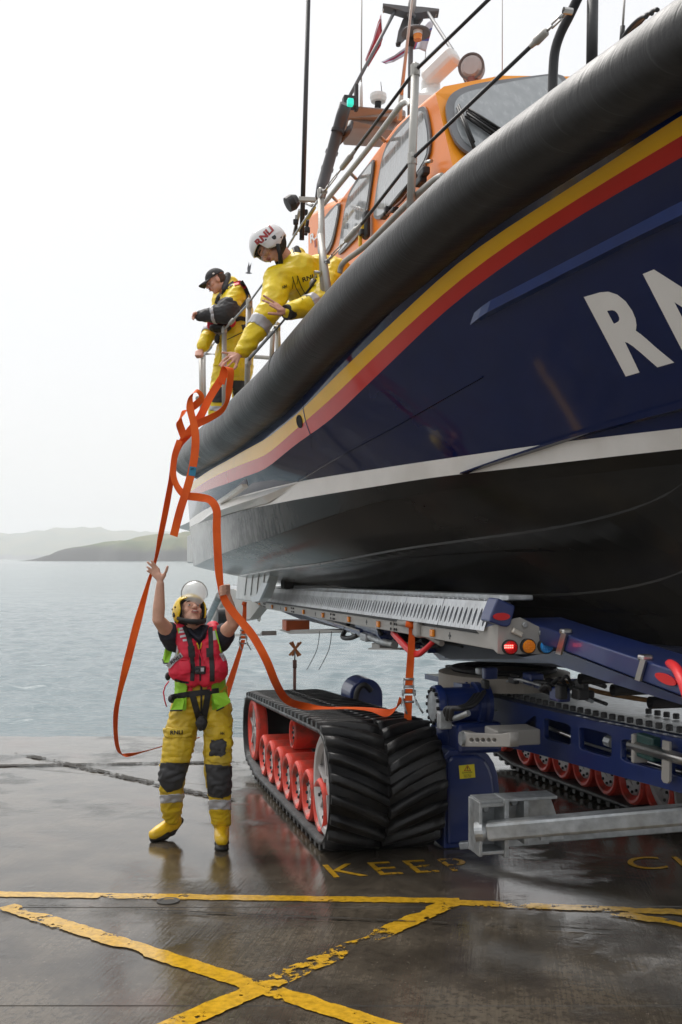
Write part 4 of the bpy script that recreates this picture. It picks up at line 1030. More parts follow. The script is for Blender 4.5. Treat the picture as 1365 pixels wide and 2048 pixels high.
mb = MB(); mb.prism([onL(1120,1300,2.55), onL(1240,1347,2.55), onL(1400,1408,2.55), onL(1400,1420,2.55), onL(1240,1372,2.55), onL(1090,1322,2.55), onL(1040,1316,2.55)], RT*.3); build(mb, 'boom_underframe', M_blue, car)
for x in (1160,1225,1300): 
    mb = MB(); mb.lathe(onL(x,1340+(x-1160)*.34+18,2.54), RT, [(0,.03),(.2,.03)], 12); build(mb, 'underframe_lug', M_dark, car)

# ---- under the rail: fanned blue trays, hydraulic ram, hoses
for k in range(6):
    x0 = 535+k*30; mb = MB(); a = onL(x0,1203+k*2,2.28+k*.1); b = onL(720+k*34, 1262+k*9, 2.28+k*.1)
    mb.prism([a, b, b+V(0,0,-.035), a+V(0,0,-.02)], RT*.10); build(mb, 'tray_beam', M_blue, car)
    mb = MB(); mb.tube([a-RT*.006+V(0,0,.004), b-RT*.006+V(0,0,.004)], .007, 6); build(mb, 'tray_edge', M_white, car)
bd = [(520,1205),(640,1215),(760,1235),(880,1262),(1000,1300),(1060,1318),(900,1318),(862,1300),(820,1290),(700,1262),(600,1238)]
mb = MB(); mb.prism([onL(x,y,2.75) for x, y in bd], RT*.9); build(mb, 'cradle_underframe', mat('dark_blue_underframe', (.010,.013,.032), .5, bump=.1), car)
mb = MB(); mb.prism([onL(x,y,2.9) for x, y in ((884,1288),(942,1292),(946,1302),(1140,1318),(1140,1328),(930,1322),(880,1320),(866,1306))], RT*.7); build(mb, 'slew_bracket', M_blue, car)
mb = MB(); a, b = onL(722,1249,2.35), onL(775,1262,2.35); d = (b-a).normalized(); Lr = (b-a).length
mb.lathe(a, d, [(0,0),(0,.05),(.03,.065),(Lr*.9,.065),(Lr*.92,.085),(Lr,.085),(Lr,.03),(Lr+.08,.03),(Lr+.08,0)], 24); build(mb, 'hydraulic_ram', M_blue, car)
pipe([onL(708,1264,2.32), onL(736,1272,2.32), onL(760,1282,2.32), onL(790,1290,2.32)], .032, 'valve_pipe', M_galv); bx(onL(735,1274,2.32), (.09,.2,.07), 'valve_block', M_galv)
pipe([onL(700,1240,2.3), onL(690,1262,2.3), onL(686,1274,2.3), onL(700,1276,2.3), onL(716,1270,2.3)], .024, 'hydraulic_hose', M_dark)
pipe([onL(762,1240,2.29), onL(757,1256,2.27), onL(764,1270,2.29)], .016, 'hydraulic_hose', M_dark)
pipe([onL(696,1238,2.3), onL(720,1234,2.3), onL(742,1232,2.3)], .02, 'bracket_bar', M_galv)
mb = MB(); mb.prism([onL(x,y,2.34) for x, y in ((744,1286),(760,1288),(760,1296),(800,1297),(800,1300),(737,1299),(737,1296),(744,1295))], RT*.16); build(mb, 'tie_down_shoe', M_putty, car)
for dy in (0, 5): pipe([onL(786,1262+dy,2.26), onL(800,1278+dy,2.22), onL(822,1300+dy,2.22), onL(838,1306+dy*.6,2.22), onL(858,1292,2.24), onL(880,1270,2.28), onL(905,1264,2.3), onL(940,1276,2.3), onL(968,1284,2.3), onL(990,1276,2.35)], .019, 'red_hose', M_hose)
mb = MB(); mb.lathe(onL(883,1266,2.27), AX, [(-.05,0),(-.05,.034),(.05,.034),(.05,0)], 6); build(mb, 'hose_coupling', M_galv, car)
# orange-wrapped lashing point and bar
pipe([onL(800,1245,2.17), onL(822,1248,2.17)], .026, 'lashing_bar', M_putty); bx(onL(846,1258,2.22), (.12,.10,.12), 'lashing_bracket', M_putty, .02); pipe([onL(852,1270,2.24), onL(884,1287,2.24)], .02, 'release_lever', M_putty)
# far end of the cradle: arms and roller
mb = MB(); mb.prism([onL(x,y,2.15) for x, y in ((468,1178),(520,1212),(500,1238),(478,1242),(456,1206),(430,1243),(424,1240),(447,1180))], RT*.14); build(mb, 'guide_arm', M_putty, car)
pipe([onL(412,1248,2.05), onL(440,1190,2.05)], .065, 'guide_strut', M_galv); mb = MB(); mb.lathe(onL(441,1232,1.98), RT, [(-.05,0),(-.05,.14),(.25,.14),(.25,0)], 20); build(mb, 'guide_roller', M_dark, car)
mb = MB(); mb.lathe(onL(520,1226,2.3), RT, [(0,.13),(-.03,.12),(-.03,.09),(0,.085)], 24); build(mb, 'guide_ring', M_white, car)
mb = MB(); mb.prism([onL(x,y,2.3) for x, y in ((556,1259),(580,1268),(640,1266),(700,1262),(640,1258),(580,1260))], RT*.3); build(mb, 'far_shoe', M_putty, car); bx(onL(592,1250,2.4), (.3,.28,.13), 'orange_block', mat('orange_block_paint', (.6,.12,.03), .5))
mb = MB(); mb.prism([onL(x,y,2.1) for x, y in ((470,1268),(520,1268),(524,1262),(524,1271),(468,1273))], RT*.2); build(mb, 'far_shoe', M_putty, car)
for x0 in (640, 664): pipe([onL(x0,1262,2.3), onL(x0-6,1300,2.3), onL(x0-26,1340,2.3)], .004, 'thin_lanyard', M_cable, 5)
# ------------------------------------------------------------------ people
from mathutils.bvhtree import BVHTree
M_skin = mat('skin', (.66,.38,.275), .5, var=.10, vscale=25, bump=.06, bscale=120, spec=.4)
M_skin2 = mat('ruddy_skin', (.66,.36,.27), .5, var=.10, vscale=25, bump=.06, bscale=120, spec=.4)
M_yel = mat('yellow_oilskin', (.86,.64,.008), .42, var=.10, vscale=7, bump=.35, bscale=38, dirt=(.40,.28,.03), dirt_amt=.3, dirt_scale=6)
M_yeld = mat('worn_yellow_oilskin', (.62,.42,.012), .5, var=.18, vscale=6, bump=.35, bscale=38, dirt=(.26,.19,.03), dirt_amt=.5, dirt_scale=5)
M_char = mat('charcoal_cordura', (.028,.028,.030), .6, var=.2, bump=.3, bscale=200)
M_refl = mat('silver_reflective_tape', (.48,.48,.50), .35, metal=.2, var=.1, bump=.2, bscale=60)
M_navyc = mat('navy_cotton', (.012,.014,.026), .8, var=.2, bump=.3, bscale=60)
M_ljred = mat('red_lifejacket_cloth', (.68,.012,.045), .6, var=.12, vscale=9, bump=.4, bscale=45, dirt=(.30,.01,.02), dirt_amt=.3)
M_web = mat('black_webbing', (.012,.012,.013), .65, bump=.25, bscale=250)
M_lime = mat('lime_vest_cloth', (.30,.62,.03), .65, var=.1, bump=.35, bscale=40)
M_boot = mat('yellow_rubber_boot', (.74,.46,.01), .35, var=.1, vscale=8, dirt=(.35,.24,.04), dirt_amt=.35, dirt_scale=8)
M_sole = mat('black_boot_sole', (.014,.013,.012), .6)
M_hely = mat('yellow_helmet_shell', (.80,.56,.015), .25, coat=.5, var=.04)
M_helw = mat('white_helmet_shell', (.72,.72,.72), .25, coat=.4, var=.03)
M_foam = mat('black_helmet_padding', (.012,.012,.012), .75, bump=.3)
M_eye = mat('eye_white', (.65,.62,.58), .2); M_iris = mat('dark_iris', (.02,.02,.025), .15); M_brow = mat('brown_hair', (.06,.035,.02), .8, bump=.5, bscale=300)
M_mouth = mat('mouth_inside', (.12,.02,.02), .5); M_teeth = mat('teeth', (.6,.56,.48), .35); M_lip = mat('lips', (.40,.14,.11), .45)
def clear_mat(name, a, col=(.8,.82,.8)):
    m, n, bs, vec = nodes(name); bs.inputs['Base Color'].default_value = (*col, 1); bs.inputs['Roughness'].default_value = .08; bs.inputs['Alpha'].default_value = a; bs.inputs['Coat Weight'].default_value = 1; return m
M_visor = clear_mat('clear_scratched_visor', .38); M_lens = clear_mat('clear_goggle', .25, (.75,.5,.45))

def blob(name, mb, m, parent, voxel=.012, smooth=6, fold=0.0, fscale=9.0, seed=0.0, **k):
    me = mb.mesh(name); ob = bpy.data.objects.new(name, me); COL.objects.link(ob)
    r = ob.modifiers.new('r', 'REMESH'); r.mode = 'VOXEL'; r.voxel_size = voxel; r.use_smooth_shade = True
    s = ob.modifiers.new('s', 'SMOOTH'); s.factor = .5; s.iterations = smooth
    dg = bpy.context.evaluated_depsgraph_get(); m2 = bpy.data.meshes.new_from_object(ob.evaluated_get(dg))
    COL.objects.unlink(ob); bpy.data.objects.remove(ob); m2.name = name; m2.materials.clear()
    if fold:
        nv = len(m2.vertices); co = np.empty(nv*3); m2.vertices.foreach_get('co', co); co = co.reshape(-1,3); no = np.empty(nv*3); m2.vertex_normals.foreach_get('vector', no); no = no.reshape(-1,3)
        d = np.array([noise.fractal(V(c[0]*fscale+seed, c[1]*fscale, c[2]*fscale*1.7), 1.0, 2.0, 3) for c in co])
        d2 = np.array([abs(noise.noise(V(c[0]*fscale*1.3+c[2]*fscale*1.1, c[1]*fscale, c[2]*fscale*2.6-c[0]*fscale+seed))) for c in co])
        co += no*(fold*(d*.6-d2*1.3+.3))[:,None]; m2.vertices.foreach_set('co', co.ravel()); m2.update()
    m2.polygons.foreach_set('use_smooth', [True]*len(m2.polygons))
    return link(name, m2, m, parent, **k)
def patch(src, test, off, m, name, parent):
    """a piece of cloth sewn on src: its faces for which test(point, normal) holds, lifted by off, with an edge"""
    me = src.data; bm = bmesh.new(); bm.from_mesh(me); bm.normal_update()
    kill = [f for f in bm.faces if not test(f.calc_center_median(), f.normal)]
    bmesh.ops.delete(bm, geom=kill, context='FACES')
    if not bm.faces: bm.free(); return None
    edge = [v for v in bm.verts if v.is_boundary]
    for _ in range(3): bmesh.ops.smooth_vert(bm, verts=edge, factor=.5, use_axis_x=True, use_axis_y=True, use_axis_z=True)
    bm.normal_update(); nn = {v: v.normal.copy() for v in bm.verts}
    for v in bm.verts: v.co += nn[v]*off
    ext = bmesh.ops.extrude_edge_only(bm, edges=[e for e in bm.edges if e.is_boundary])
    for v in [g for g in ext['geom'] if isinstance(g, bmesh.types.BMVert)]:
        near = min((e.other_vert(v) for e in v.link_edges), key=lambda q: (q.co-v.co).length); v.co -= nn.get(near, V(0,0,0))*off*1.3
    m2 = bpy.data.meshes.new(name); bm.to_mesh(m2); bm.free(); m2.polygons.foreach_set('use_smooth', [True]*len(m2.polygons)); return link(name, m2, m, parent)
def px(p): return CX+F*p.x/p.y, HY-F*(p.z-CAMH)/p.y
def inpoly(x, y, poly):
    r = False; j = len(poly)-1
    for i in range(len(poly)):
        a, b = poly[i], poly[j]
        if (a[1] > y) != (b[1] > y) and x < (b[0]-a[0])*(y-a[1])/(b[1]-a[1])+a[0]: r = not r
        j = i
    return r
def ppatch(src, poly, off, m, name, parent, front=.15):
    return patch(src, lambda c, n: n.y < front and inpoly(*px(c), poly), off, m, name, parent)
def ray_on(objs):
    trees = []
    for o in objs: bm = bmesh.new(); bm.from_mesh(o.data); trees.append(BVHTree.FromBMesh(bm)); bm.free()
    o0 = V(0,0,CAMH)
    def f(x, y, lift=.004, default=None):
        d = V((x-CX)/F, 1, (HY-y)/F).normalized(); best = None
        for t in trees:
            h = t.ray_cast(o0, d)
            if h[0] is not None and (best is None or h[3] < best): best = h[3]
        if best is None: best = default.length if default is not None else f.last
        f.last = best; return o0+d*(best-lift)
    f.last = 7.2; return f
def webbing(objs, path, wpx, m, name, parent, lift=.006, n=16):
    f = ray_on(objs); p = np.array(path, float); d = np.r_[0, np.cumsum(np.hypot(*(p[1:]-p[:-1]).T))]; t = np.linspace(0, d[-1], n)
    xs = np.interp(t, d, p[:,0]); ys = np.interp(t, d, p[:,1]); rows_ = []
    for i in range(n):
        a, b = max(0, i-1), min(n-1, i+1); dx, dy = xs[b]-xs[a], ys[b]-ys[a]; l = math.hypot(dx, dy) or 1; ox, oy = -dy/l*wpx/2, dx/l*wpx/2
        rows_.append([f(xs[i]+ox*k, ys[i]+oy*k, lift) for k in (-1, -.33, .33, 1)])
    mb = MB(); mb.smooth = True; mb.grid(rows_); mb.grid([[q+V(0,.012,0) for q in (r[0], r[0])] if False else [r[0], r[0]+V(0,min(.014,wpx*.0012),0)] for r in rows_]); mb.grid([[r[-1], r[-1]+V(0,min(.014,wpx*.0012),0)] for r in rows_])
    return build(mb, name, m, parent, fix=False)
def cloth_word(word, objs, o, du, dv_, m, parent, bold=.02, lift=.006):
    f = ray_on(objs); return lettering(word, lambda u, v: f(o[0]+du[0]*u+dv_[0]*v, o[1]+du[1]*u+dv_[1]*v, lift), m, parent, bold=bold)
class Head:
    def __init__(s, c, face, up):
        s.c = Vector(c); s.f = Vector(face).normalized(); up = Vector(up); s.u = (up-s.f*up.dot(s.f)).normalized(); s.r = s.f.cross(s.u)
    def __call__(s, x, y, z): return s.c+s.r*x+s.f*y+s.u*z
    def ax(s): return (s.r, s.f, s.u)
    def prims(s, mb):
        E = lambda c, r: mb.ell(s(*c), r, s.ax()); Cc = lambda a, b, r1, r2: mb.capsule(s(*a), s(*b), r1, r2)
        E((0,-.015,.03), (.077,.098,.098)); E((0,.022,-.045), (.060,.066,.062)); E((0,.055,-.088), (.030,.026,.022)); E((0,.05,.04), (.066,.045,.05))
        Cc((0,.092,.022), (0,.112,-.016), .009, .015); E((-.014,.098,-.018), (.010,.013,.010)); E((.014,.098,-.018), (.010,.013,.010))
        Cc((-.042,.078,.036), (-.012,.092,.030), .011, .010); Cc((.042,.078,.036), (.012,.092,.030), .011, .010)
        E((-.042,.056,-.012), (.024,.028,.026)); E((.042,.056,-.012), (.024,.028,.026)); E((0,.078,-.048), (.030,.020,.024))
        for k in (-1, 1): E((.079*k,-.008,-.002), (.011,.022,.033))
    def features(s, par, mouth=1.0, brow=True):
        for k in (-1, 1):
            mb = MB(); mb.ell(s(.031*k,.0825,.012), (.0115,.008,.0052), s.ax()); e = build(mb, 'eye', M_eye, par)
            mb = MB(); mb.ell(s(.031*k,.0885,.0125), (.0055,.004,.0048), s.ax()); build(mb, 'iris', M_iris, e)
            if brow: mb = MB(); mb.tube([s(.048*k,.083,.036), s(.03*k,.095,.042), s(.014*k,.099,.036)], [.004,.006,.004], 8); build(mb, 'eyebrow', M_brow, par)
        mb = MB(); mb.ell(s(0,.092,-.048), (.024,.010,.011*mouth), s.ax()); mo = build(mb, 'mouth', M_mouth, par)
        if mouth > .8: mb = MB(); mb.ell(s(0,.099,-.043), (.019,.006,.006), s.ax()); build(mb, 'teeth', M_teeth, mo)
        mb = MB(); mb.tube([s(-.026,.090,-.047), s(-.01,.103,-.037), s(.01,.103,-.037), s(.026,.090,-.047)], [.003,.0055,.0055,.003], 8); build(mb, 'lip', M_lip, mo)
        mb = MB(); mb.tube([s(-.026,.090,-.049), s(-.01,.102,-.060), s(.01,.102,-.060), s(.026,.090,-.049)], [.003,.006,.006,.003], 8); build(mb, 'lip', M_lip, mo)
    def shell(s, rad, cen, keep, th, m, name, par, n=72, k=48):
        """part of an ellipsoid round the head, kept where keep(x, y, z) in head space"""
        bm = bmesh.new(); g = []
        for i in range(k+1):
            t = PI*i/k; g.append([bm.verts.new((cen[0]+rad[0]*math.sin(t)*math.cos(2*PI*j/n), cen[1]+rad[1]*math.sin(t)*math.sin(2*PI*j/n), cen[2]+rad[2]*math.cos(t))) for j in range(n)])
        for i in range(k):
            for j in range(n):
                q = [g[i][j], g[i+1][j], g[i+1][(j+1)%n], g[i][(j+1)%n]]; c = sum((v.co for v in q), V(0,0,0))/4
                if keep(*c): bm.faces.new(q)
        bmesh.ops.remove_doubles(bm, verts=bm.verts, dist=1e-4)
        for v in [v for v in bm.verts if not v.link_faces]: bm.verts.remove(v)
        ed = [v for v in bm.verts if v.is_boundary]
        for _ in range(6): bmesh.ops.smooth_vert(bm, verts=ed, factor=.5, use_axis_x=True, use_axis_y=True, use_axis_z=True)
        bmesh.ops.recalc_face_normals(bm, faces=bm.faces); bm.normal_update()
        if th:
            fs0 = bm.faces[:]; d = bmesh.ops.solidify(bm, geom=fs0, thickness=th)
        for v in bm.verts: v.co = s(*v.co)
        me = bpy.data.meshes.new(name); bm.to_mesh(me); bm.free(); me.polygons.foreach_set('use_smooth', [True]*len(me.polygons)); return link(name, me, m, par)
def hand(mb, wrist, palm, fingers, thumb, r=.0085, wr=.026):
    """fingers: lists of points from knuckle to tip"""
    for i, fg in enumerate(fingers):
        k = r*(1, 1.03, .98, .86)[i]; mb.capsule(wrist.lerp(palm, .35), fg[0], .016, .0115)
        for a, b in zip(fg, fg[1:]): mb.capsule(a, b, k, k*.92)
    mb.capsule(wrist, palm, wr*.85, .022); mb.capsule(wrist.lerp(palm, .3), thumb[0], .018, .015)
    for a, b in zip(thumb, thumb[1:]): mb.capsule(a, b, r*1.3, r*1.05)
def helmet(h, par, m, visor, k_=1.0):
    if k_ != 1.0:
        h0 = h; h = Head(h.c, h.f, h.u); h.r = h0.r*k_; h.f = h0.f*k_; h.u = h0.u*k_
    sh = h.shell((.122,.138,.128), (0,-.012,.022), lambda x, y, z: not (y > -.005+.0*abs(x) and z < .054+(.0 if y > .05 else .015) and abs(x) < .092) and z > -.055-.045*max(0, min(1, (abs(x)-.08)/.03)) and not (y > .035 and z < .050 and abs(x) < .092), .010, m, 'helmet', par)
    h.shell((.108,.122,.115), (0,-.014,.016), lambda x, y, z: not (y > .02 and z < .044 and abs(x) < .080) and z > -.10, .012, M_foam, 'helmet_padding', sh)
    for k in (-1, 1):
        for (y, z, r) in ((-.015,-.01,.017),(.03,.025,.007),(-.05,-.045,.007),(.01,-.05,.006),(-.02,.04,.006)):
            xx = .122*math.sqrt(max(.05, 1-((y+.012)/.138)**2-((z-.022)/.128)**2))
            mb = MB(); mb.lathe(h(k*(xx-.004), y, z), h.r*k, [(0,r*1.1),(.008,r),(.010,r*.6),(.007,0)], 16); build(mb, 'helmet_rivet', M_dark, sh)
    mb = MB(); mb.tube([h(-.098,.005,-.05), h(-.075,.045,-.094), h(-.035,.074,-.120), h(0,.082,-.126), h(.035,.074,-.120), h(.075,.045,-.094), h(.098,.005,-.05)], [.014,.017,.019,.019,.019,.017,.014], 12); build(mb, 'chin_strap', M_foam, sh)
    return sh

# ---------- the man on the slipway reaching up
Dm = 7.20
g1 = G(443, 1690); pa_ = empty('person', (P(402,1400,Dm).x, Dm, gz(0, Dm)), 'person in yellow visored helmet and red lifejacket standing on wet concrete with both arms raised', 'person')
hd = Head(P(381,1227,7.14), (.40,-.70,.60), (-.18,.52,.83))
S1, E1, W1 = P(347,1276,7.18), P(317,1239,6.97), P(321,1167,6.93)
S2, E2, W2 = P(441,1277,7.20), P(468,1246,7.00), P(456,1194,6.96)
mb = MB(); hd.prims(mb)
mb.capsule(P(392,1252,7.22), hd(0,-.03,-.05), .062, .058); mb.capsule(P(397,1300,7.22), P(404,1395,7.25), .13, .13); mb.capsule(P(360,1278,7.22), P(430,1278,7.22), .07, .07)
for S, E, W in ((S1,E1,W1),(S2,E2,W2)):
    mb.capsule(S, S.lerp(E,.5), .058, .054); mb.capsule(S.lerp(E,.5), E, .054, .043); mb.capsule(E, E.lerp(W,.35), .042, .043); mb.capsule(E.lerp(W,.35), W, .043, .027)
Hp = lambda x, y, d=6.93: P(x, y, d)
hand(mb, W1, Hp(319,1151), [[Hp(317,1138),Hp(310,1129,6.92),Hp(303,1121.5,6.91)],[Hp(311.5,1139),Hp(303,1131,6.92),Hp(295.5,1124.5,6.91)],[Hp(307.5,1143),Hp(300,1138,6.92),Hp(294.5,1133.5,6.91)],[Hp(305.5,1148),Hp(299,1144.5,6.92),Hp(294.5,1141.5,6.91)]],
     [Hp(329,1150,6.92),Hp(333,1142,6.9),Hp(335.5,1133,6.89)])
hand(mb, W2, P(455,1183,6.97), [[P(458,1171+5.6*i,6.95),P(452,1170.5+5.8*i,6.895),P(444,1172.5+5.8*i,6.875),P(440.5,1174.5+5.6*i,6.895)] for i in range(4)],
     [P(450,1186,6.97),P(444,1180,6.97),P(441,1174,6.96)])
for hip, knee, ank in (((376,1415),(345,1552),(347,1632)), ((433,1415),(437,1560),(444,1650))):
    dk = 7.40 if ank[0] < 400 else 7.27; mb.capsule(P(*hip,7.25), P(*knee,7.17), .08, .052); mb.capsule(P(*knee,7.17), P(*ank,dk), .052, .036)
body = blob('body', mb, M_skin, pa_, .0055, 3); hd.features(body)
# T-shirt
mb = MB(); mb.capsule(P(398,1290,7.22), P(402,1370,7.25), .16, .155)
mb.capsule(P(362,1282,7.2), P(430,1282,7.2), .09, .09)
for S, E in ((S1,E1),(S2,E2)): mb.capsule(S+(S-E)*.12, S.lerp(E,.30), .092, .080)
tee = blob('tshirt', mb, M_navyc, pa_, .011, 5, .008, 10, 3)
mb = MB()
for a, b in (((372,1254),(396,1276)), ((414,1256),(400,1278))):
    mb.capsule(P(a[0],a[1],7.12), P(b[0],b[1],7.055), .022, .014)
blob('tshirt_collar', mb, M_navyc, tee, .006, 2)
# trousers and boots
LEG = [((374,1420),(345,1553),(343,1630)), ((434,1420),(437,1562),(443,1644))]
mb = MB(); mb.ell(P(404,1385,7.25), (.195,.155,.15)); mb.capsule(P(402,1345,7.25), P(403,1390,7.25), .158, .175)
for i, (hip, knee, ank) in enumerate(LEG):
    k = 1 if i == 0 else .93
    mb.capsule(P(*hip,7.24), P((hip[0]+knee[0])/2+(-2 if i==0 else 2),(hip[1]+knee[1])/2,7.18), .118, .112*k); mb.capsule(P((hip[0]+knee[0])/2,(hip[1]+knee[1])/2,7.18), P(*knee,7.14), .112*k, .098*k)
    mb.capsule(P(*knee,7.14), P(*ank,7.33 if i == 0 else 7.25), .097*k, .070)
tr = blob('trousers', mb, M_yeld, pa_, .010, 5, .016, 8.5, 11)
z6 = lambda x, y: (290+x/6.825, 1460+y/6.825); z5 = lambda x, y: (300+x/7.583, 1230+y/7.583)
ppatch(tr, [z6(*q) for q in ((228,440),(610,440),(560,600),(500,790),(310,860),(150,660))], .006, M_char, 'knee_patch', tr, .35)
ppatch(tr, [z6(*q) for q in ((828,455),(1200,490),(1200,870),(1050,935),(870,905))], .006, M_char, 'knee_patch', tr, .35)
for x0, x1, y0, y1 in ((310,372,1590,1607),(415,475,1599,1620)):
    patch(tr, lambda c, n: x0 < px(c)[0] < x1 and y0+(px(c)[0]-x0)*.06*(-1 if x0 < 400 else 0) < px(c)[1] < y1+(px(c)[0]-x0)*.06*(-1 if x0 < 400 else 0), .005, M_refl, 'reflective_band', tr)
pk1 = ppatch(tr, [z6(*q) for q in ((270,100),(640,95),(660,130),(600,440),(300,455),(240,420))], .012, M_yeld, 'cargo_pocket', tr)
pf1 = ppatch(tr, [z5(*q) for q in ((225,1720),(640,1690),(630,1830),(540,1870),(250,1860))], .020, M_yeld, 'pocket_flap', tr)
pk2 = ppatch(tr, [z6(*q) for q in ((830,60),(1180,110),(1170,440),(1040,470),(840,420))], .012, M_yeld, 'cargo_pocket', tr)
ppatch(tr, [z6(*q) for q in ((905,115),(1115,150),(1085,350),(1050,385),(900,350))], .018, M_char, 'pocket_patch', tr)
pf2 = ppatch(tr, [z5(*q) for q in ((870,1680),(1215,1700),(1210,1880),(940,1870),(860,1790))], .021, M_yeld, 'pocket_flap', tr)
tro = [o for o in (tr, pk1, pf1, pk2, pf2) if o]
cloth_word('RNLI', tro, z5(310,1815), (190/7.583, -6/7.583), (0,-62/7.583), M_black, tr, .03, .010); cloth_word('HH', tro, z5(1070,1815), (60/7.583, 5/7.583), (0,-45/7.583), M_black, tr, .03, .010)
mb = MB()
mb.capsule(P(345,1622,7.36), P(349,1642,7.42), .060, .058); mb.capsule(P(349,1645,7.42), P(318,1664,7.32), .054, .050); mb.capsule(P(318,1664,7.32), P(308,1669,7.28), .050, .040)
b1 = blob('boot', mb, M_boot, pa_, .009, 5, .003, 14)
mb = MB(); mb.capsule(P(361,1641,7.46), P(344,1663,7.39), .028, .030); mb.capsule(P(344,1663,7.39), P(306,1676,7.28), .034, .028); mb.capsule(P(330,1669,7.34), P(307,1677,7.28), .042, .030)
so = blob('boot_sole', mb, M_sole, b1, .008, 4)
mb = MB(); mb.capsule(P(444,1628,7.28), P(444,1655,7.28), .060, .058); mb.capsule(P(444,1660,7.27), P(444,1676,7.10), .055, .054); mb.capsule(P(444,1676,7.10), P(444.5,1680,7.04), .054, .045)
b2 = blob('boot', mb, M_boot, pa_, .009, 5, .003, 14, 5)
zs = gz(0, 7.15); mb = MB()
for yy, rr_ in ((7.28,.052),(7.16,.056),(7.04,.052)): q = P(444,1684,yy); mb.ell((q.x,yy,gz(0,yy)+.022),(rr_,.07,.024))
blob('boot_sole', mb, M_sole, b2, .008, 3)
for b_, pts in ((b1, ((330,1615),(362,1606),(362,1628),(330,1637))), (b2, ((422,1628),(462,1628),(462,1652),(422,1650)))):
    ppatch(b_, pts, .010, M_yeld, 'boot_gaiter', b_)
# hi-vis vest under the lifejacket
mb = MB(); mb.capsule(P(399,1300,7.22), P(402,1395,7.25), .172, .19)
vest = blob('hi_vis_vest', mb, M_lime, pa_, .011, 4, .008, 9, 21)
bm = bmesh.new(); bm.from_mesh(vest.data)
cut = [f for f in bm.faces if not (lambda c: (c[1] > 1290 and c[1] < 1420) and not (374 < c[0] < 424 and f.normal.y < .2 and c[1] > 1340))(px(f.calc_center_median()))]
bmesh.ops.delete(bm, geom=cut, context='FACES'); bm.to_mesh(vest.data); bm.free()
for poly, dpt in (((350,1398),(371,1396),(365,1420),(341,1421)), 7.06), (((424,1388),(452,1384),(462,1404),(448,1414),(434,1421),(428,1408)), 7.06), (((332,1288),(345,1302),(338,1326),(328,1326),(326,1318)), 7.22):
    mb = MB(); c_ = [P(x, y, dpt+.03*math.sin(i*2.1)) for i, (x, y) in enumerate(poly)]; mb.prism(c_, V(0,.012,0)); build(mb, 'vest_hem', M_lime, vest, bevel=.004)
    mb = MB(); mb.tube([P(poly[i][0], poly[i][1]+.5, dpt-.003+.03*math.sin(i*2.1)) for i in ((2,3) if len(poly) == 4 else ((3,4,5)[:2] if len(poly) == 6 else (2,3,4)))], .006, 6); build(mb, 'hem_binding', M_web, vest)
ppt = [(P(x,y,7.06)) for x, y in (z5(420,200), z5(440,330), z5(400,560), z5(350,680), z5(400,660), z5(450,560), z5(470,320), z5(450,200))]
mb = MB(); mb.prism(ppt, V(0,.012,0)); build(mb, 'vest_edge', M_lime, vest); mb = MB(); mb.prism([p+V(.0,-.004,0) for p in [P(*z5(x,y),7.06) for x, y in ((425,380),(400,560),(360,670),(390,660),(435,540))]], V(0,.006,0)); build(mb, 'vest_reflective', M_refl, vest)
mb = MB(); mb.prism([P(*z5(x,y),7.06) for x, y in ((985,210),(1010,250),(1080,520),(1075,560),(1040,520))], V(0,.012,0)); build(mb, 'vest_edge', M_lime, vest)
# lifejacket
mb = MB(); Y0 = 7.085
mb.capsule(P(*z5(480,215),7.12), P(*z5(560,600),7.06), .052, .060); mb.capsule(P(*z5(960,240),7.12), P(*z5(950,600),7.06), .046, .058)
mb.capsule(P(*z5(640,430),7.06), P(*z5(650,980),7.05), .036, .058); mb.capsule(P(*z5(850,430),7.06), P(*z5(850,980),7.05), .036, .058)
mb.ell(P(*z5(470,830),7.08), (.088,.075,.092)); mb.ell(P(*z5(560,840),7.06), (.085,.075,.088)); mb.ell(P(*z5(1050,820),7.09), (.066,.075,.098)); mb.ell(P(*z5(970,850),7.06), (.075,.075,.088))
mb.capsule(P(*z5(480,215),7.14), P(*z5(470,170),7.26), .045, .05); mb.capsule(P(*z5(960,240),7.14), P(*z5(960,180),7.28), .042, .05)
lj = blob('lifejacket', mb, M_ljred, pa_, .009, 4, .007, 13, 31)
ppatch(lj, [z5(*q) for q in ((455,660),(600,640),(640,850),(600,890),(460,915),(445,760))], .014, M_ljred, 'jacket_pocket', lj)
ppatch(lj, [z5(*q) for q in ((990,660),(1110,650),(1165,770),(1140,890),(980,860))], .012, M_ljred, 'jacket_pocket', lj)
ljs = [lj]+[c for c in lj.children]
webbing(ljs, [z5(525,165),z5(590,330),z5(630,500),z5(640,640)], 9.5, M_web, 'shoulder_strap', lj, .008); webbing(ljs, [z5(640,640),z5(655,800),z5(640,1000)], 8.5, M_web, 'front_strap', lj, .010)
webbing(ljs, [z5(915,180),z5(925,350),z5(930,600)], 9.5, M_web, 'shoulder_strap', lj, .008); webbing(ljs, [z5(930,600),z5(945,800),z5(945,1010)], 9.5, M_web, 'front_strap', lj, .010)
webbing(ljs, [z5(625,470),z5(640,640)], 13, M_web, 'strap_buckle', lj, .014); webbing(ljs, [z5(900,500),z5(905,640)], 12, M_web, 'strap_buckle', lj, .014)
webbing(ljs, [z5(760,420),z5(765,1000)], 3, M_web, 'zip', lj, .008); webbing(ljs, [z5(590,1030),z5(500,1020),z5(380,985)], 4, M_web, 'jacket_hem', lj, .008)
rt = webbing(ljs, [z5(275,790),z5(360,690),z5(485,600)], 10, M_refl, 'reflective_label', lj, .010)
cloth_word('RNLI', ljs+[rt], z5(330,752), (150/7.583,-112/7.583), (-22/7.583,-42/7.583), M_black, lj, .02, .008)
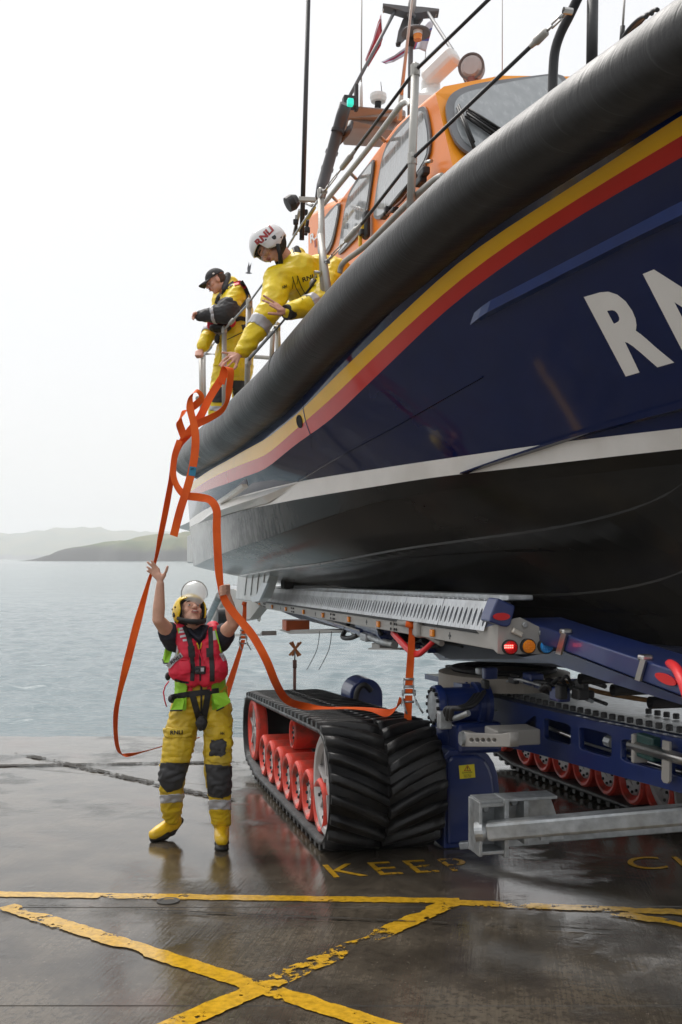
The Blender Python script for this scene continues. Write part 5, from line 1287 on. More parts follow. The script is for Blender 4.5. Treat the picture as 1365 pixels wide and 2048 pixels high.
for a, b in ((z5(430,215),z5(520,200)), (z5(440,260),z5(535,250)), (z5(460,330),z5(550,310)), (z5(500,385),z5(560,380))): webbing(ljs, [a, b], 4.2, M_refl, 'reflective_patch', lj, .006, 5)
webbing(ljs, [z5(975,240),z5(985,380)], 7, M_refl, 'reflective_patch', lj, .006, 6); webbing(ljs, [z5(1080,580),z5(1140,690)], 8, M_refl, 'reflective_patch', lj, .006, 6)
cloth_y = mat('yellow_lanyard', (.75,.5,.02), .6)
mb = MB(); f_ = ray_on(ljs+[tee]); mb.tube([f_(*z5(x,y),.01) for x, y in ((715,425),(735,480),(745,520))], .006, 8); mb.tube([f_(*z5(x,y),.01) for x, y in ((785,420),(775,490),(760,520))], .004, 8); build(mb, 'yellow_lanyard', cloth_y, lj)
mb = MB(); mb.tube([f_(*z5(x,y),.012) for x, y in ((750,520),(765,600),(790,670),(825,735))], .0045, 8); build(mb, 'red_toggle_cord', M_ljred, lj)
mb = MB(); mb.tube([P(*z5(x,y),7.0) for x, y in ((290,1005),(235,1080),(208,1170),(225,1290),(255,1390))], .0045, 8); build(mb, 'red_tail_cord', M_ljred, lj)
# chest camera
cq = f_(*z5(770,835), .02); mb = MB(); mb.box(cq, (.072,.045,.055), bev=.008); camb = build(mb, 'chest_camera', M_dark, lj)
mb = MB(); mb.lathe(cq+V(-.018,-.022,.004), (0,-1,0), [(0,.016),(.012,.016),(.012,.012),(.008,0)], 18); build(mb, 'camera_lens', M_iris, camb)
mb = MB(); mb.box(cq+V(.016,-.0235,.006), (.022,.003,.026)); build(mb, 'camera_window', M_refl, camb)
# belt and harness
body_all = [tr, vest, tee]
webbing(body_all, [z5(330,1250),z5(450,1225),z5(560,1210),z5(700,1190),z5(860,1170),z5(1050,1150)], 11, M_web, 'belt', pa_, .016, 20)
mb = MB(); mb.ell(P(*z5(350,1270),7.12), (.035,.04,.032)); build(mb, 'belt_pouch', M_web, pa_); mb = MB(); mb.ell(P(*z5(275,930),7.14), (.02,.03,.03)); build(mb, 'side_buckle', M_web, pa_)
webbing(body_all, [z5(640,1200),z5(690,1380),z5(740,1560),z5(770,1720)], 12, M_web, 'crotch_strap', pa_, .018); webbing(body_all, [z5(880,1200),z5(850,1400),z5(820,1560),z5(785,1720)], 12, M_web, 'crotch_strap', pa_, .018)
webbing(body_all, [z5(782,1010),z5(782,1500)], 4, M_web, 'trouser_zip', tr, .010); 
mb = MB(); mb.ell(P(*z5(785,1640),7.03), (.042,.03,.055)); blob('harness_buckle', mb, M_web, pa_, .008, 2, .008, 20)
for x in (615, 905): webbing(body_all, [z5(x,1040),z5(x-5,1150)], 9, M_ljred, 'red_tab', lj, .014, 5)
# helmet with raised visor
hel = helmet(hd, pa_, M_hely, True)
hv_ = lambda x, y, z: (y > .0 and z > -.02) 
vf = Head(P(391,1191,7.20), (.06,-1,.22), (0,.22,1))
vf.shell((.118,.13,.118), (0,0,-.0), lambda x, y, z: y > .03 and (x/.092)**2+((z+.0)/.094)**2 < 1, .003, M_visor, 'visor', hel)
mb = MB(); mb.tube([vf(.092*math.cos(t), .13*math.sqrt(max(.05,1-(.092*math.cos(t)/.118)**2-(.094*math.sin(t)/.118)**2)), .094*math.sin(t)) for t in np.linspace(-.3, PI+.3, 30)], .0035, 6); build(mb, 'visor_rim', mat('grey_visor_rim', (.25,.25,.25), .4), hel)

# ---------- the crewman leaning over the rail
DK = ZD(5.6)
hb = Head(P(541,494,7.66), (-.48,-.24,-.84), (-.84,-.02,.48))
pb_ = empty('person', (P(680,700,8.05).x, 8.05, DK), 'person in white helmet and yellow jacket leaning over the rail with both hands out', 'person')
def at5(x, y, Y): return P(480+x/5.6875, 430+y/5.6875, Y)
def at6(x, y, Y): return P(370+x/5.6875, 520+y/5.6875, Y)
SB1, EB1, WB1 = at5(440,740,7.62), at5(380,1020,7.50), at6(640,1065,7.36)
SB2, EB2, WB2 = P(668,540,7.90), P(640,606,7.52), at6(1165,595,7.30)
mb = MB(); hb.prims(mb); mb.capsule(P(588,535,7.78), hb(0,-.03,-.04), .062, .056); mb.capsule(P(605,550,7.82), P(690,640,8.08), .14, .14)
for S, E, W in ((SB1,EB1,WB1),(SB2,EB2,WB2)): mb.capsule(S, E, .055, .042); mb.capsule(E, W, .042, .029)
Q6 = at6
hand(mb, WB1, Q6(570,1110,7.33), [[Q6(520,1060,7.33),Q6(470,1058,7.31),Q6(425,1052,7.29)],[Q6(505,1090,7.31),Q6(450,1130,7.29),Q6(395,1200,7.28)],[Q6(520,1120,7.29),Q6(460,1165,7.27),Q6(420,1215,7.27)],[Q6(550,1150,7.29),Q6(510,1190,7.27),Q6(480,1220,7.27)]],
     [Q6(590,1165,7.31),Q6(585,1205,7.29),Q6(565,1235,7.28)], .0095)
hand(mb, WB2, Q6(1100,570,7.28), [[Q6(1045,500,7.28),Q6(970,450,7.26),Q6(897,405,7.24)],[Q6(1040,515,7.26),Q6(960,485,7.24),Q6(885,458,7.23)],[Q6(1050,545,7.25),Q6(990,505,7.23),Q6(930,475,7.22)],[Q6(1065,570,7.24),Q6(1015,540,7.22),Q6(965,512,7.21)]],
     [Q6(1080,615,7.26),Q6(1020,612,7.24),Q6(955,607,7.23)], .0095)
for sx in (-.09, .10):
    h_ = P(690,640,8.08)+RT*sx; mb.capsule(h_, V(h_.x+.05, h_.y-.02, DK+.5), .08, .06); mb.capsule(V(h_.x+.05, h_.y-.02, DK+.5), V(h_.x+.06, h_.y+.04, DK+.1), .06, .045)
bodyb = blob('body', mb, M_skin2, pb_, .0055, 3); hb.features(bodyb, .6)
mb = MB(); mb.capsule(P(598,552,7.78), P(688,640,8.06), .185, .20); mb.capsule(SB1, P(672,545,7.95), .12, .125); mb.capsule(P(560,556,7.68), P(600,548,7.75), .10, .12); mb.capsule(P(640,545,7.88), P(690,625,8.0), .15, .18)
mb.capsule(SB1, EB1, .112, .098); mb.capsule(EB1, EB1.lerp(WB1,.8), .098, .072); mb.capsule(EB1.lerp(WB1,.8), EB1.lerp(WB1,.93), .070, .062)
mb.capsule(SB2, EB2, .115, .10); mb.capsule(EB2, EB2.lerp(WB2,.9), .095, .066)
jb = blob('jacket', mb, M_yel, pb_, .010, 4, .013, 5.5, 41)
mb = MB(); mb.capsule(P(570,540,7.66), P(588,524,7.72), .05, .07); mb.capsule(P(588,524,7.74), P(596,512,7.86), .075, .07)
col_ = blob('jacket_collar', mb, M_yel, jb, .009, 4, .004, 12)
ppatch(col_, [at5q for at5q in [(480+x/5.6875, 430+y/5.6875) for x, y in ((410,640),(600,640),(700,520),(700,420),(640,330),(560,260),(640,560),(540,720),(410,720))]], .006, M_char, 'collar_lining', jb, .6)
mb = MB()
for a, b in ((at5(420,690,7.57), at5(560,700,7.60)), (at5(560,690,7.60), at5(640,600,7.64)), (at5(640,600,7.64), at5(695,520,7.68)), (at5(690,520,7.68), at5(650,380,7.74))): mb.capsule(a, b, .024, .024)
blob('collar_lining', mb, M_char, jb, .007, 2)
def band_on(src, A, Bp, t0, t1, m, name, par, off=.006, rad=.16):
    d = (Bp-A); L2 = d.length_squared
    def T(c, n):
        t = (c-A).dot(d)/L2; return t0 < t < t1 and (c-(A+d*t)).length < rad
    return patch(src, T, off, m, name, par)
band_on(jb, EB1, WB1, .34, .52, M_refl, 'reflective_band', jb); band_on(jb, EB2, WB2, .18, .40, M_refl, 'reflective_band', jb)
mb = MB(); mb.tube([EB2.lerp(WB2,.86), EB2.lerp(WB2,1.04)], [.060,.056], 18); build(mb, 'cuff', M_web, jb)
mb = MB(); mb.tube([EB1.lerp(WB1,.93), EB1.lerp(WB1,.97)], [.060,.058], 18); build(mb, 'cuff', M_yel, jb)
q5 = lambda x, y: (480+x/5.6875, 430+y/5.6875)
webbing([jb], [q5(600,700),q5(640,830),q5(715,960)], 1.3, M_web, 'zip', jb, .006); webbing([jb], [q5(655,690),q5(700,820),q5(765,930)], 1.5, M_web, 'zip', jb, .006); webbing([jb], [q5(610,740),q5(600,840)], 1.0, M_web, 'zip_pull', jb, .008, 5); webbing([jb], [q5(665,700),q5(650,790)], 1.0, M_web, 'zip_pull', jb, .008, 5)
cloth_word('RNLI', [jb], q5(720,765), (160/5.6875,-52/5.6875), (-12/5.6875,-52/5.6875), M_black, jb, .02, .006); cloth_word('HH', [jb], q5(490,845), (48/5.6875,-18/5.6875), (-6/5.6875,-38/5.6875), M_black, jb, .03, .006)
mb = MB(); mb.capsule(P(690,640,8.08), P(700,760,8.1), .19, .17); 
for sx in (-.09, .10):
    h_ = P(690,640,8.08)+RT*sx; k_ = V(h_.x+.05, h_.y-.02, DK+.5); mb.capsule(h_, k_, .12, .095); mb.capsule(k_, V(h_.x+.06, h_.y+.04, DK+.14), .095, .08)
blob('trousers', mb, M_yel, pb_, .014, 4, .012, 8, 51)
for sx in (-.09, .10):
    h_ = P(690,640,8.08)+RT*sx; mb = MB(); mb.capsule(V(h_.x+.06, h_.y+.04, DK+.16), V(h_.x+.06, h_.y+.04, DK+.06), .06, .058); mb.capsule(V(h_.x+.04, h_.y+.02, DK+.05), V(h_.x-.06, h_.y-.10, DK+.045), .05, .045); blob('boot', mb, M_boot, pb_, .012, 3)
helb = helmet(hb, pb_, M_helw, False, 1.14)
def hel_pt(u, v): return None
fh = ray_on([helb]); lettering('RNLI', lambda u, v: fh(*[a+b*u+c*v for a, b, c in zip(q5(215,362), (178/5.6875,-190/5.6875), (-52/5.6875,-62/5.6875))], .004), M_rlet, helb, bold=.05)
webbing([helb], [q5(180,470),q5(270,330),q5(360,240),q5(460,180)], 2.2, M_helw, 'helmet_ridge', helb, .006); webbing([helb], [q5(255,440),q5(400,320),q5(500,200)], 2.0, M_helw, 'helmet_ridge', helb, .006)
hb.shell((.100,.118,.05), (0,0,-.002), lambda x, y, z: y > .035 and abs(z) < .03 and abs(x) < .085, .003, M_lens, 'goggles', helb)

# ---------- the man in a cap at the stern rail
Dc = 10.35; DK2 = ZD(2.6)
hc = Head(P(433,564,10.30), (-.82,-.22,-.42), (-.40,-.02,.9))
pc_ = empty('person', (P(462,860,Dc).x, Dc, DK2), 'person in dark baseball cap and yellow jacket standing at the stern rail looking down', 'person')
SC1, EC1, WC1 = at6(600,400,10.22), at6(470,600,10.05), at6(160,640,10.10)
SC2, EC2, WC2 = at6(440,420,10.50), at6(330,760,10.42), at6(195,1005,10.25)
mb = MB(); hc.prims(mb); mb.capsule(P(452,582,10.36), hc(0,-.03,-.05), .062, .058); mb.capsule(at6(590,480,10.35), at6(560,900,10.4), .13, .14)
for S, E, W in ((SC1,EC1,WC1),(SC2,EC2,WC2)): mb.capsule(S, E, .055, .043); mb.capsule(E, W, .043, .03)
hand(mb, WC1, at6(120,640,10.10), [[at6(108,618+k*14,10.08),at6(88,640+k*9,10.05),at6(100,662+k*6,10.03)] for k in range(4)], [at6(125,600,10.06),at6(105,606,10.04),at6(95,622,10.03)], .010)
hand(mb, WC2, at6(165,1050,10.24), [[at6(130+k*22,1045,10.20),at6(122+k*20,1085,10.16),at6(140+k*16,1112,10.20)] for k in range(4)], [at6(200,1060,10.2),at6(205,1085,10.18),at6(190,1105,10.18)], .010)
HC = [(at6(480,1050,10.45), at6(385,1500,10.35), V(P(430,850,10.35).x, 10.35, DK2+.12)), (at6(600,1050,10.55), at6(640,1480,10.60), V(P(478,850,10.65).x, 10.65, DK2+.12))]
for h_, k_, a_ in HC: mb.capsule(h_, k_, .08, .055); mb.capsule(k_, a_, .055, .042)
bodyc = blob('body', mb, M_skin2, pc_, .006, 3); hc.features(bodyc, .4)
mb = MB(); mb.capsule(at6(580,470,10.35), at6(600,760,10.4), .165, .185); mb.capsule(at6(600,760,10.4), at6(560,1230,10.45), .185, .205); mb.capsule(SC1, at6(470,430,10.5), .115, .10)
mb.capsule(SC1, EC1, .125, .100); mb.capsule(SC2, EC2, .11, .09); mb.capsule(EC2, EC2.lerp(WC2,.88), .088, .068); mb.capsule(EC1, EC1.lerp(WC1,.15), .095, .09)
mb.capsule(at6(480,330,10.33), at6(530,260,10.42), .075, .07)
jc = blob('jacket', mb, M_yel, pc_, .011, 5, .013, 5.5, 61)
mb = MB(); mb.capsule(EC1+(EC1-SC1)*.0, EC1.lerp(WC1,.45), .108, .088); mb.capsule(EC1.lerp(WC1,.45), EC1.lerp(WC1,.95), .085, .058); mb.capsule(SC1.lerp(EC1,.80), EC1, .124, .114)
slv = blob('grey_sleeve', mb, M_char, jc, .010, 4, .012, 10, 66)
band_on(slv, EC1, WC1, .36, .50, M_refl, 'reflective_band', jc, .008); band_on(jc, EC2, WC2, .10, .38, M_refl, 'reflective_band', jc, .008)
mb = MB(); mb.capsule(at6(450,330,10.24), at6(490,175,10.36), .030, .035); blob('jacket_collar', mb, M_char, jc, .008, 2)
q6_ = lambda x, y: (370+x/5.6875, 520+y/5.6875)
webbing([jc], [q6_(560,250),q6_(450,330),q6_(380,420),q6_(355,500)], 7, M_web, 'harness_strap', jc, .012); webbing([jc], [q6_(640,240),q6_(690,320),q6_(735,430),q6_(640,560),q6_(540,640)], 8, M_web, 'harness_strap', jc, .014)
webbing([jc], [q6_(560,270),q6_(630,250),q6_(690,320)], 7, M_ljred, 'harness_pad', jc, .020, 8); webbing([jc, slv], [q6_(540,690),q6_(640,660),q6_(790,700)], 8, M_web, 'harness_belt', jc, .012)
mb = MB(); mb.ell(at6(420,710,10.22), (.15,.09,.07)); mb.ell(at6(330,740,10.25), (.07,.08,.06)); blob('lifejacket_roll', mb, M_ljred, jc, .011, 3, .012, 12)
mb = MB(); mb.ell(at6(400,770,10.2), (.12,.08,.045)); mb.ell(at6(370,900,10.25), (.03,.03,.05)); blob('harness_pouch', mb, M_web, jc, .011, 3, .01, 12)
ppatch(jc, [q6_(*q) for q in ((640,735),(700,720),(770,850),(700,880),(665,850))], .008, M_char, 'side_patch', jc)
webbing([jc], [q6_(485,905),q6_(660,820)], 1.6, M_web, 'pocket_seam', jc, .004, 8); mb = MB(); mb.prism([at6(x,y,10.2) for x, y in ((395,1010),(420,1060),(385,1205),(330,1205),(340,1120))], V(0,.03,0)); build(mb, 'jacket_flap', M_yel, jc, bevel=.008)
mb = MB(); mb.capsule(at6(560,1200,10.45), at6(545,1300,10.45), .19, .18)
for h_, k_, a_ in HC: mb.capsule(h_, k_, .12, .10); mb.capsule(k_, a_, .10, .085)
trc = blob('trousers', mb, M_yel, pc_, .013, 4, .012, 8, 71)
ppatch(trc, [q6_(*q) for q in ((330,1440),(560,1440),(430,1625),(300,1620))], .008, M_char, 'knee_patch', trc, .5); ppatch(trc, [q6_(*q) for q in ((520,1365),(760,1370),(720,1560),(560,1560))], .008, M_char, 'knee_patch', trc, .6)
ppatch(trc, [q6_(*q) for q in ((290,1650),(440,1655),(430,1730),(280,1715))], .008, M_refl, 'reflective_band', trc, .6)
for h_, k_, a_ in HC: mb = MB(); mb.capsule(a_+V(0,0,.05), a_-V(0,0,.04), .062, .06); mb.capsule(a_-V(0,0,.06), V(a_.x-.14, a_.y-.04, DK2+.045), .052, .044); blob('boot', mb, M_boot, pc_, .012, 3)
cap_ = hc.shell((.092,.112,.105), (0,-.012,.035), lambda x, y, z: z > .038-.12*min(0, y), .006, mat('charcoal_cap_cloth', (.022,.022,.025), .75, bump=.3, bscale=80), 'baseball_cap', pc_)
mb = MB(); g = []
for i in range(9):
    t = (i-4)/4; g.append([hc(.075*t, .085-.03*t*t, .045-.012*t*t), hc(.078*t, .14-.045*t*t, .038-.022*t*t), hc(.070*t, .185-.06*t*t, .026-.026*t*t)])
mb.smooth = True; mb.grid(g); br = build(mb, 'cap_peak', MATS['charcoal_cap_cloth'], cap_, fix=False); so_ = br.modifiers.new('t', 'SOLIDIFY'); so_.thickness = .008
mb = MB(); mb.box(hc(-.092,.01,.065), (.004,.022,.014), hc.ax()); build(mb, 'cap_badge', M_white, cap_); mb = MB(); mb.box(hc(.092,.01,.065), (.004,.022,.014), hc.ax()); build(mb, 'cap_badge', M_white, cap_)
hc.shell((.080,.100,.095), (0,-.016,.025), lambda x, y, z: y < .02 and z < .05 and z > -.05 and y < -.01-.3*abs(z), .004, M_brow, 'hair', pc_)
# ------------------------------------------------------------------ rails, wires, mast and gear on the boat
def oV(x, y, v): return onS(x, y, lambda s: Gd(s)+v)
def tubeo(pts, r, name, m, parent=None, n=10, sm=False): return pipe(pts, r, name, m, n, parent or boat, sm)
def stanchion(x0, y0, x1, y1, v, r, rings=(), low=.12, parent=None):
    a, b = oV(x0,y0,v), oV(x1,y1,v); s, _ = sL(b); b2 = b+(b-a).normalized()*low
    ob = tubeo([a, b2], r, 'stanchion', M_greyrail, parent, 14)
    for (x, y) in rings:
        q = oV(x, y, v); mb = MB()
        ringp = [q+RT*-.0+AX*(r*1.5*math.cos(t))*.6+V(0,0,r*1.5*math.sin(t))-RT*r*.2 for t in np.linspace(0, 2*PI, 17)]
        mb.tube(ringp, r*.55, 8, cap=False); mb.lathe(q-V(0,0,r*1.3), (0,0,1), [(0,r*1.15),(r*2.6,r*1.15)], 14); build(mb, 'wire_eye', M_greyrail, ob)
    return ob
stanchion(831,146,822,408,.13,.026,[(831,141),(825,318)])
stanchion(642,392,647,592,.20,.025,[(642,388)]); stanchion(641,470,656,574,.12,.025)
stanchion(555,656,557,700,.15,.024,[(555,654)]); stanchion(546,664,544,712,.30,.022); stanchion(498,612,495,770,.10,.026,[(499,607),(497,722)]); stanchion(449,662,449,820,.08,.025,[(449,660)])
stanchion(402,712,404,800,.06,.026); stanchion(408,708,409,790,.2,.024)
tubeo([oV(407,707,.12), oV(440,709,.6), oV(545,716,.9)], .024, 'cross_rail', M_greyrail); tubeo([oV(396,797,.08), oV(412,797,.3)], .03, 'cross_rail', M_greyrail)
def wire(pts, r=.0075, m=None): return tubeo(pts, r, 'guard_wire', m or M_cable, n=8)
W = lambda *p: [oV(x, y, v) for x, y, v in p]
wire(W((985,-8,.13),(831,141,.13)), .011); wire(W((831,141,.13),(712,299,.15)), .011); wire(W((648,384,.19),(592,467,.16),(556,528,.13),(498,606,.10),(449,660,.08),(403,718,.06)), .009, M_galv)
wire(W((1065,90,.13),(825,318,.13),(724,448,.13)), .011); wire(W((653,524,.12),(640,552,.13)), .009, M_galv); wire(W((632,560,.14),(612,588,.13),(556,655,.12),(497,722,.10)), .009)
wire(W((545,664,.12),(498,716,.10)), .008, M_galv); wire(W((1135,20,.13),(1120,36,.13)), .01, M_galv)
def turnbuckle(p0, p1, v=.13, r=.02, eye=True):
    a, b = oV(*p0, v), oV(*p1, v); d = b-a; mb = MB(); mb.tube([a, a+d*.12, a+d*.15, a+d*.42, a+d*.46], [r*.55,r*.7,r,r*.9,r*.4], 10)
    ob = build(mb, 'turnbuckle', M_greyrail, boat); u = d.cross(RT).normalized()
    mb = MB(); mb.tube([a+d*.44, a+d*.60], r*.30, 8); build(mb, 'threaded_rod', M_steel, ob)
    mb = MB(); mb.tube([a+d*.58+u*r*.5, a+d*.86+u*r*.5], r*.22, 6); build(mb, 'turnbuckle_bar', M_steel, ob); mb = MB(); mb.tube([a+d*.58-u*r*.5, a+d*.86-u*r*.5], r*.22, 6); build(mb, 'turnbuckle_bar', M_steel, ob)
    mb = MB(); mb.tube([a+d*.84, a+d*1.0], r*.42, 8); mb.lathe(b-RT*r, RT, [(0,r*.7),(r*2,r*.7)], 10); build(mb, 'shackle', M_steel, ob)
turnbuckle((712,299),(649,383),.16,.022); turnbuckle((724,447),(654,523),.13,.022); turnbuckle((1062,93),(1136,22),.13,.024); turnbuckle((622,572),(634,545),.14,.02); turnbuckle((470,637),(449,659),.09,.022); turnbuckle((425,690),(404,716),.07,.02); turnbuckle((536,672),(553,654),.13,.02)
tubeo([oV(885,352,.16), oV(866,362,.16), oV(814,409,.18), oV(738,486,.2), oV(689,524,.2), oV(680,545,.2)], .020, 'toe_rail', M_greyrail, sm=True)
gr = [onL(x,y,1.98) for x, y in ((822,214),(817,203),(808,206),(796,218),(730,306),(648,408))]; tubeo(gr, .021, 'grab_rail', M_greyrail, sm=True)
for x, y in ((757,270),(700,345),(662,390)): tubeo([onL(x,y,1.98), onL(x+12,y+12,2.09)], .014, 'grab_rail_bracket', M_greyrail)
# bow rail uprights
M_blk = mat('black_rubber_sleeve', (.022,.023,.026), .45, bump=.15, bscale=60)
tubeo([oV(1160,-12,.30), oV(1140,30,.30), oV(1122,66,.30), oV(1111,100,.30), oV(1107,140,.30), oV(1105,215,.30)], .026, 'bow_rail', M_blk, n=14, sm=True)
tubeo([oV(1186,-15,.35), oV(1184,150,.35)], .029, 'bow_rail', M_blk, n=14)
tubeo([oV(1250,-10,.4), oV(1246,55,.4)], .006, 'whip_aerial', M_putty, n=6); tubeo([oV(1246,52,.4), oV(1243,95,.4)], .012, 'aerial_base', M_dark)
mb = MB(); ce = oV(1268,62,.35)
for k in range(3): mb.tube([ce+AX*(.12*math.cos(t))+V(0,0,.035*math.sin(t)+.02*k)+RT*.03*k for t in np.linspace(.2, PI-.2, 12)], .011, 8)
build(mb, 'rope_coil', M_blk, boat)
tubeo([onL(1005,-10,3.0), onL(1005,150,3.0)], .004, 'thin_aerial', M_putty, n=6)
# aerials and mast
tubeo([onL(724,-10,2.9), onL(723,172,2.9)], .008, 'whip_aerial', M_putty, n=8); tubeo([onL(723,165,2.9), onL(723,178,2.9), onL(723,214,2.9)], [.013,.018,.02], 'aerial_base', M_white)
tubeo([onL(826,-10,2.6), onL(803,190,2.6)], [.010,.018], 'whip_aerial', mat('pink_grey_aerial', (.52,.43,.38), .4), n=8); tubeo([onL(803,182,2.6), onL(800,240,2.6)], .022, 'aerial_base', M_greyrail)
tubeo([onL(617.5,-10,1.75), onL(604,480,1.75)], [.019,.022], 'mast_pole', M_blk, n=12)
ms = empty('signal_mast', (0,0,0), None, None); COL.objects.unlink(ms); bpy.data.objects.remove(ms)
M_mg = mat('mast_grey_paint', (.15,.15,.155), .5, metal=.2)
tubeo([onL(826,-10,3.25), onL(823,34,3.25)], .045, 'mast', mat('mast_pale_paint', (.35,.34,.33), .4), n=14); tubeo([onL(823,30,3.25), onL(820,230,3.25)], .027, 'mast', M_mg, n=14)
D_m = onL(822,60,3.25).y
def flat(poly, Yd, th, name, m, parent=None, skew=0.0):
    mb = MB(); mb.prism([P(x, y, Yd+skew*(x-822)) for x, y in poly], V(0,th,0)); return build(mb, name, m, parent or boat, bevel=.004)
flat([(766,6),(800,10),(815,12),(830,12),(845,13),(879,17),(879,22),(850,24),(832,27),(815,25),(790,17),(767,11)], D_m-.06, .14, 'mast_spreader', M_mg)
flat([(815,30),(835,30),(848,34),(840,45),(815,70),(800,85),(793,84),(797,62),(806,38)], D_m+.1, .07, 'radar_reflector', M_mg)
tubeo([P(797,86,D_m), P(797,92,D_m)], [.03,.025], 'mast_knob', M_dark)
q = P(832,66,D_m-.1); mb = MB(); mb.lathe(q, (0,0,1), [(-.012,0),(-.012,.155),(.0,.16),(.012,.15),(.02,0)], 28); dk = build(mb, 'mast_disc', M_mg, boat)
mb = MB(); mb.lathe(P(833,60,D_m-.1), (0,0,1), [(-.03,.06),(.02,.065),(.03,.04),(.03,0)], 18); build(mb, 'blue_lamp_cap', mat('blue_beacon_lens', (.03,.26,.62), .3), dk)
mb = MB(); mb.lathe(P(836,70,D_m-.16), (0,0,1), [(-.055,0),(-.055,.042),(.0,.048),(.005,.048)], 18); build(mb, 'amber_lamp', M_amber, dk); mb = MB(); mb.lathe(P(836,66,D_m-.16), (0,0,1), [(-.02,.05),(.025,.05),(.03,0)], 18); build(mb, 'lamp_collar', M_white, dk)
tubeo([P(823,72,D_m), P(822,95,D_m)], [.06,.035], 'mast_collar', M_dark)
tubeo([P(793,17,D_m), onL(696,200,2.5)], .018, 'mast_stay', M_mg); tubeo([P(854,22,D_m), onL(905,100,3.3), onL(934,165,3.3)], .018, 'mast_stay', M_mg)
tubeo([P(768,10,D_m), P(767,26,D_m)], .006, 'flag_halyard', M_steel, n=6); tubeo([P(876,20,D_m), P(871,34,D_m)], .006, 'flag_halyard', M_steel, n=6); tubeo([P(852,102,D_m), P(851,118,D_m)], .005, 'flag_halyard', M_steel, n=6)
# radar scanner
ra, rb_ = onL(853,163,3.0), onL(911,107,3.2); d = (rb_-ra).normalized(); sd_ = d.cross(V(0,0,1)).normalized(); 
mb = MB(); mb.box((ra+rb_)/2, ((rb_-ra).length*1.05, .17, .17), (d, sd_, sd_.cross(d)), .05); rdr = build(mb, 'radar_scanner', M_white, boat, bevel=.01)
mb = MB(); q = onL(862,176,3.05); mb.lathe(q+V(0,0,-.16), (0,0,1), [(0,.14),(.06,.13),(.13,.09),(.22,.09)], 24); build(mb, 'radar_pedestal', M_white, rdr); mb = MB(); mb.box(q+V(.0,0,-.22), (.36,.4,.20), bev=.04); build(mb, 'radar_base', M_white, rdr)
# searchlight
q = onL(945,137,2.75); fd = (AX*.8-RT*.5+V(0,0,-.1)).normalized(); mb = MB(); mb.lathe(q-fd*.10, fd, [(0,0),(.0,.05),(.05,.09),(.13,.10),(.15,.10),(.15,.085)], 28); slt = build(mb, 'searchlight', mat('searchlight_case', (.13,.10,.09), .4, metal=.4), boat)
mb = MB(); mb.lathe(q+fd*.045, fd, [(0,.085),(.01,.06),(.014,0)], 24); build(mb, 'searchlight_glass', mat('searchlight_glass', (.42,.36,.34), .15, metal=.5), slt); mb = MB(); mb.tube([q-V(0,0,.08), q-V(0,0,.42)], [.05,.045], 12); build(mb, 'searchlight_foot', mat('searchlight_foot_paint', (.25,.07,.05), .4), slt)
# gantry wing with lamps and leg
w4 = [onL(x,y,L) for x, y, L in ((697,211,2.45),(814,222,3.3),(784,262,2.9),(684,254,2.45))]
mb = MB(); mb.prism([onL(698,210,2.45), onL(812,219,3.0), onL(812,232,3.0), onL(690,236,2.45)], -AX*.0+V(0,.0,.0)+RT*.02+V(0,.5,0)); wg = build(mb, 'gantry_wing', mat('gantry_grey_paint', (.30,.285,.275), .4, var=.1), boat, bevel=.02)
mb = MB(); mb.prism([onL(690,236,2.45), onL(800,238,3.0), onL(786,261,2.9), onL(685,254,2.45)], V(0,.45,0)); build(mb, 'gantry_underside', MATS['gantry_grey_paint'], boat, bevel=.02)
mb = MB(); mb.box(onL(699,205,2.42), (.13,.10,.11), (RT,AX,V(0,0,1)), .01); nl = build(mb, 'navigation_lamp_case', M_dark, boat)
mb = MB(); mb.box(onL(701,205,2.36), (.06,.06,.07), (RT,AX,V(0,0,1)), .012); build(mb, 'green_navigation_lens', mat('green_lamp_lens', (.02,.50,.42), .2, emit=(.02,.8,.6), est=.35), nl)
mb = MB(); mb.box(onL(713,196,2.5), (.035,.06,.26), (RT,AX,V(0,0,1)), .006); build(mb, 'lamp_screen', M_dark, nl)
mb = MB(); mb.lathe(onL(757,196,2.8), (0,0,1), [(-.04,0),(-.04,.075),(-.0,.088),(.035,.085),(.05,.03),(.05,0)], 20); gps = build(mb, 'mushroom_aerial', M_white, boat); tubeo([onL(757,200,2.8), onL(756,216,2.8)], .035, 'mushroom_stem', M_dark, gps); tubeo([onL(764,182,2.8), onL(762,164,2.8)], .004, 'thin_aerial', M_cable, n=5)
tubeo([onL(692,208,2.35), onL(684,235,2.33), onL(664,305,2.25), onL(645,372,2.15), onL(640,400,2.1)], [.06,.062,.055,.058,.05], 'gantry_leg', mat('gantry_leg_sleeve', (.045,.047,.052), .5), n=14)
tubeo([onL(702,246,2.45), onL(698,260,2.4), onL(684,278,2.36), onL(672,290,2.3)], .03, 'gantry_strut', MATS['gantry_leg_sleeve'], sm=True)
for x, y in ((676,262),(664,305),(655,338)): mb = MB(); c = onL(x,y,2.29); mb.lathe(c, (onL(645,372,2.15)-onL(684,235,2.33)), [(-.015,.066),(.015,.066)], 16); build(mb, 'leg_band', M_dark, boat)
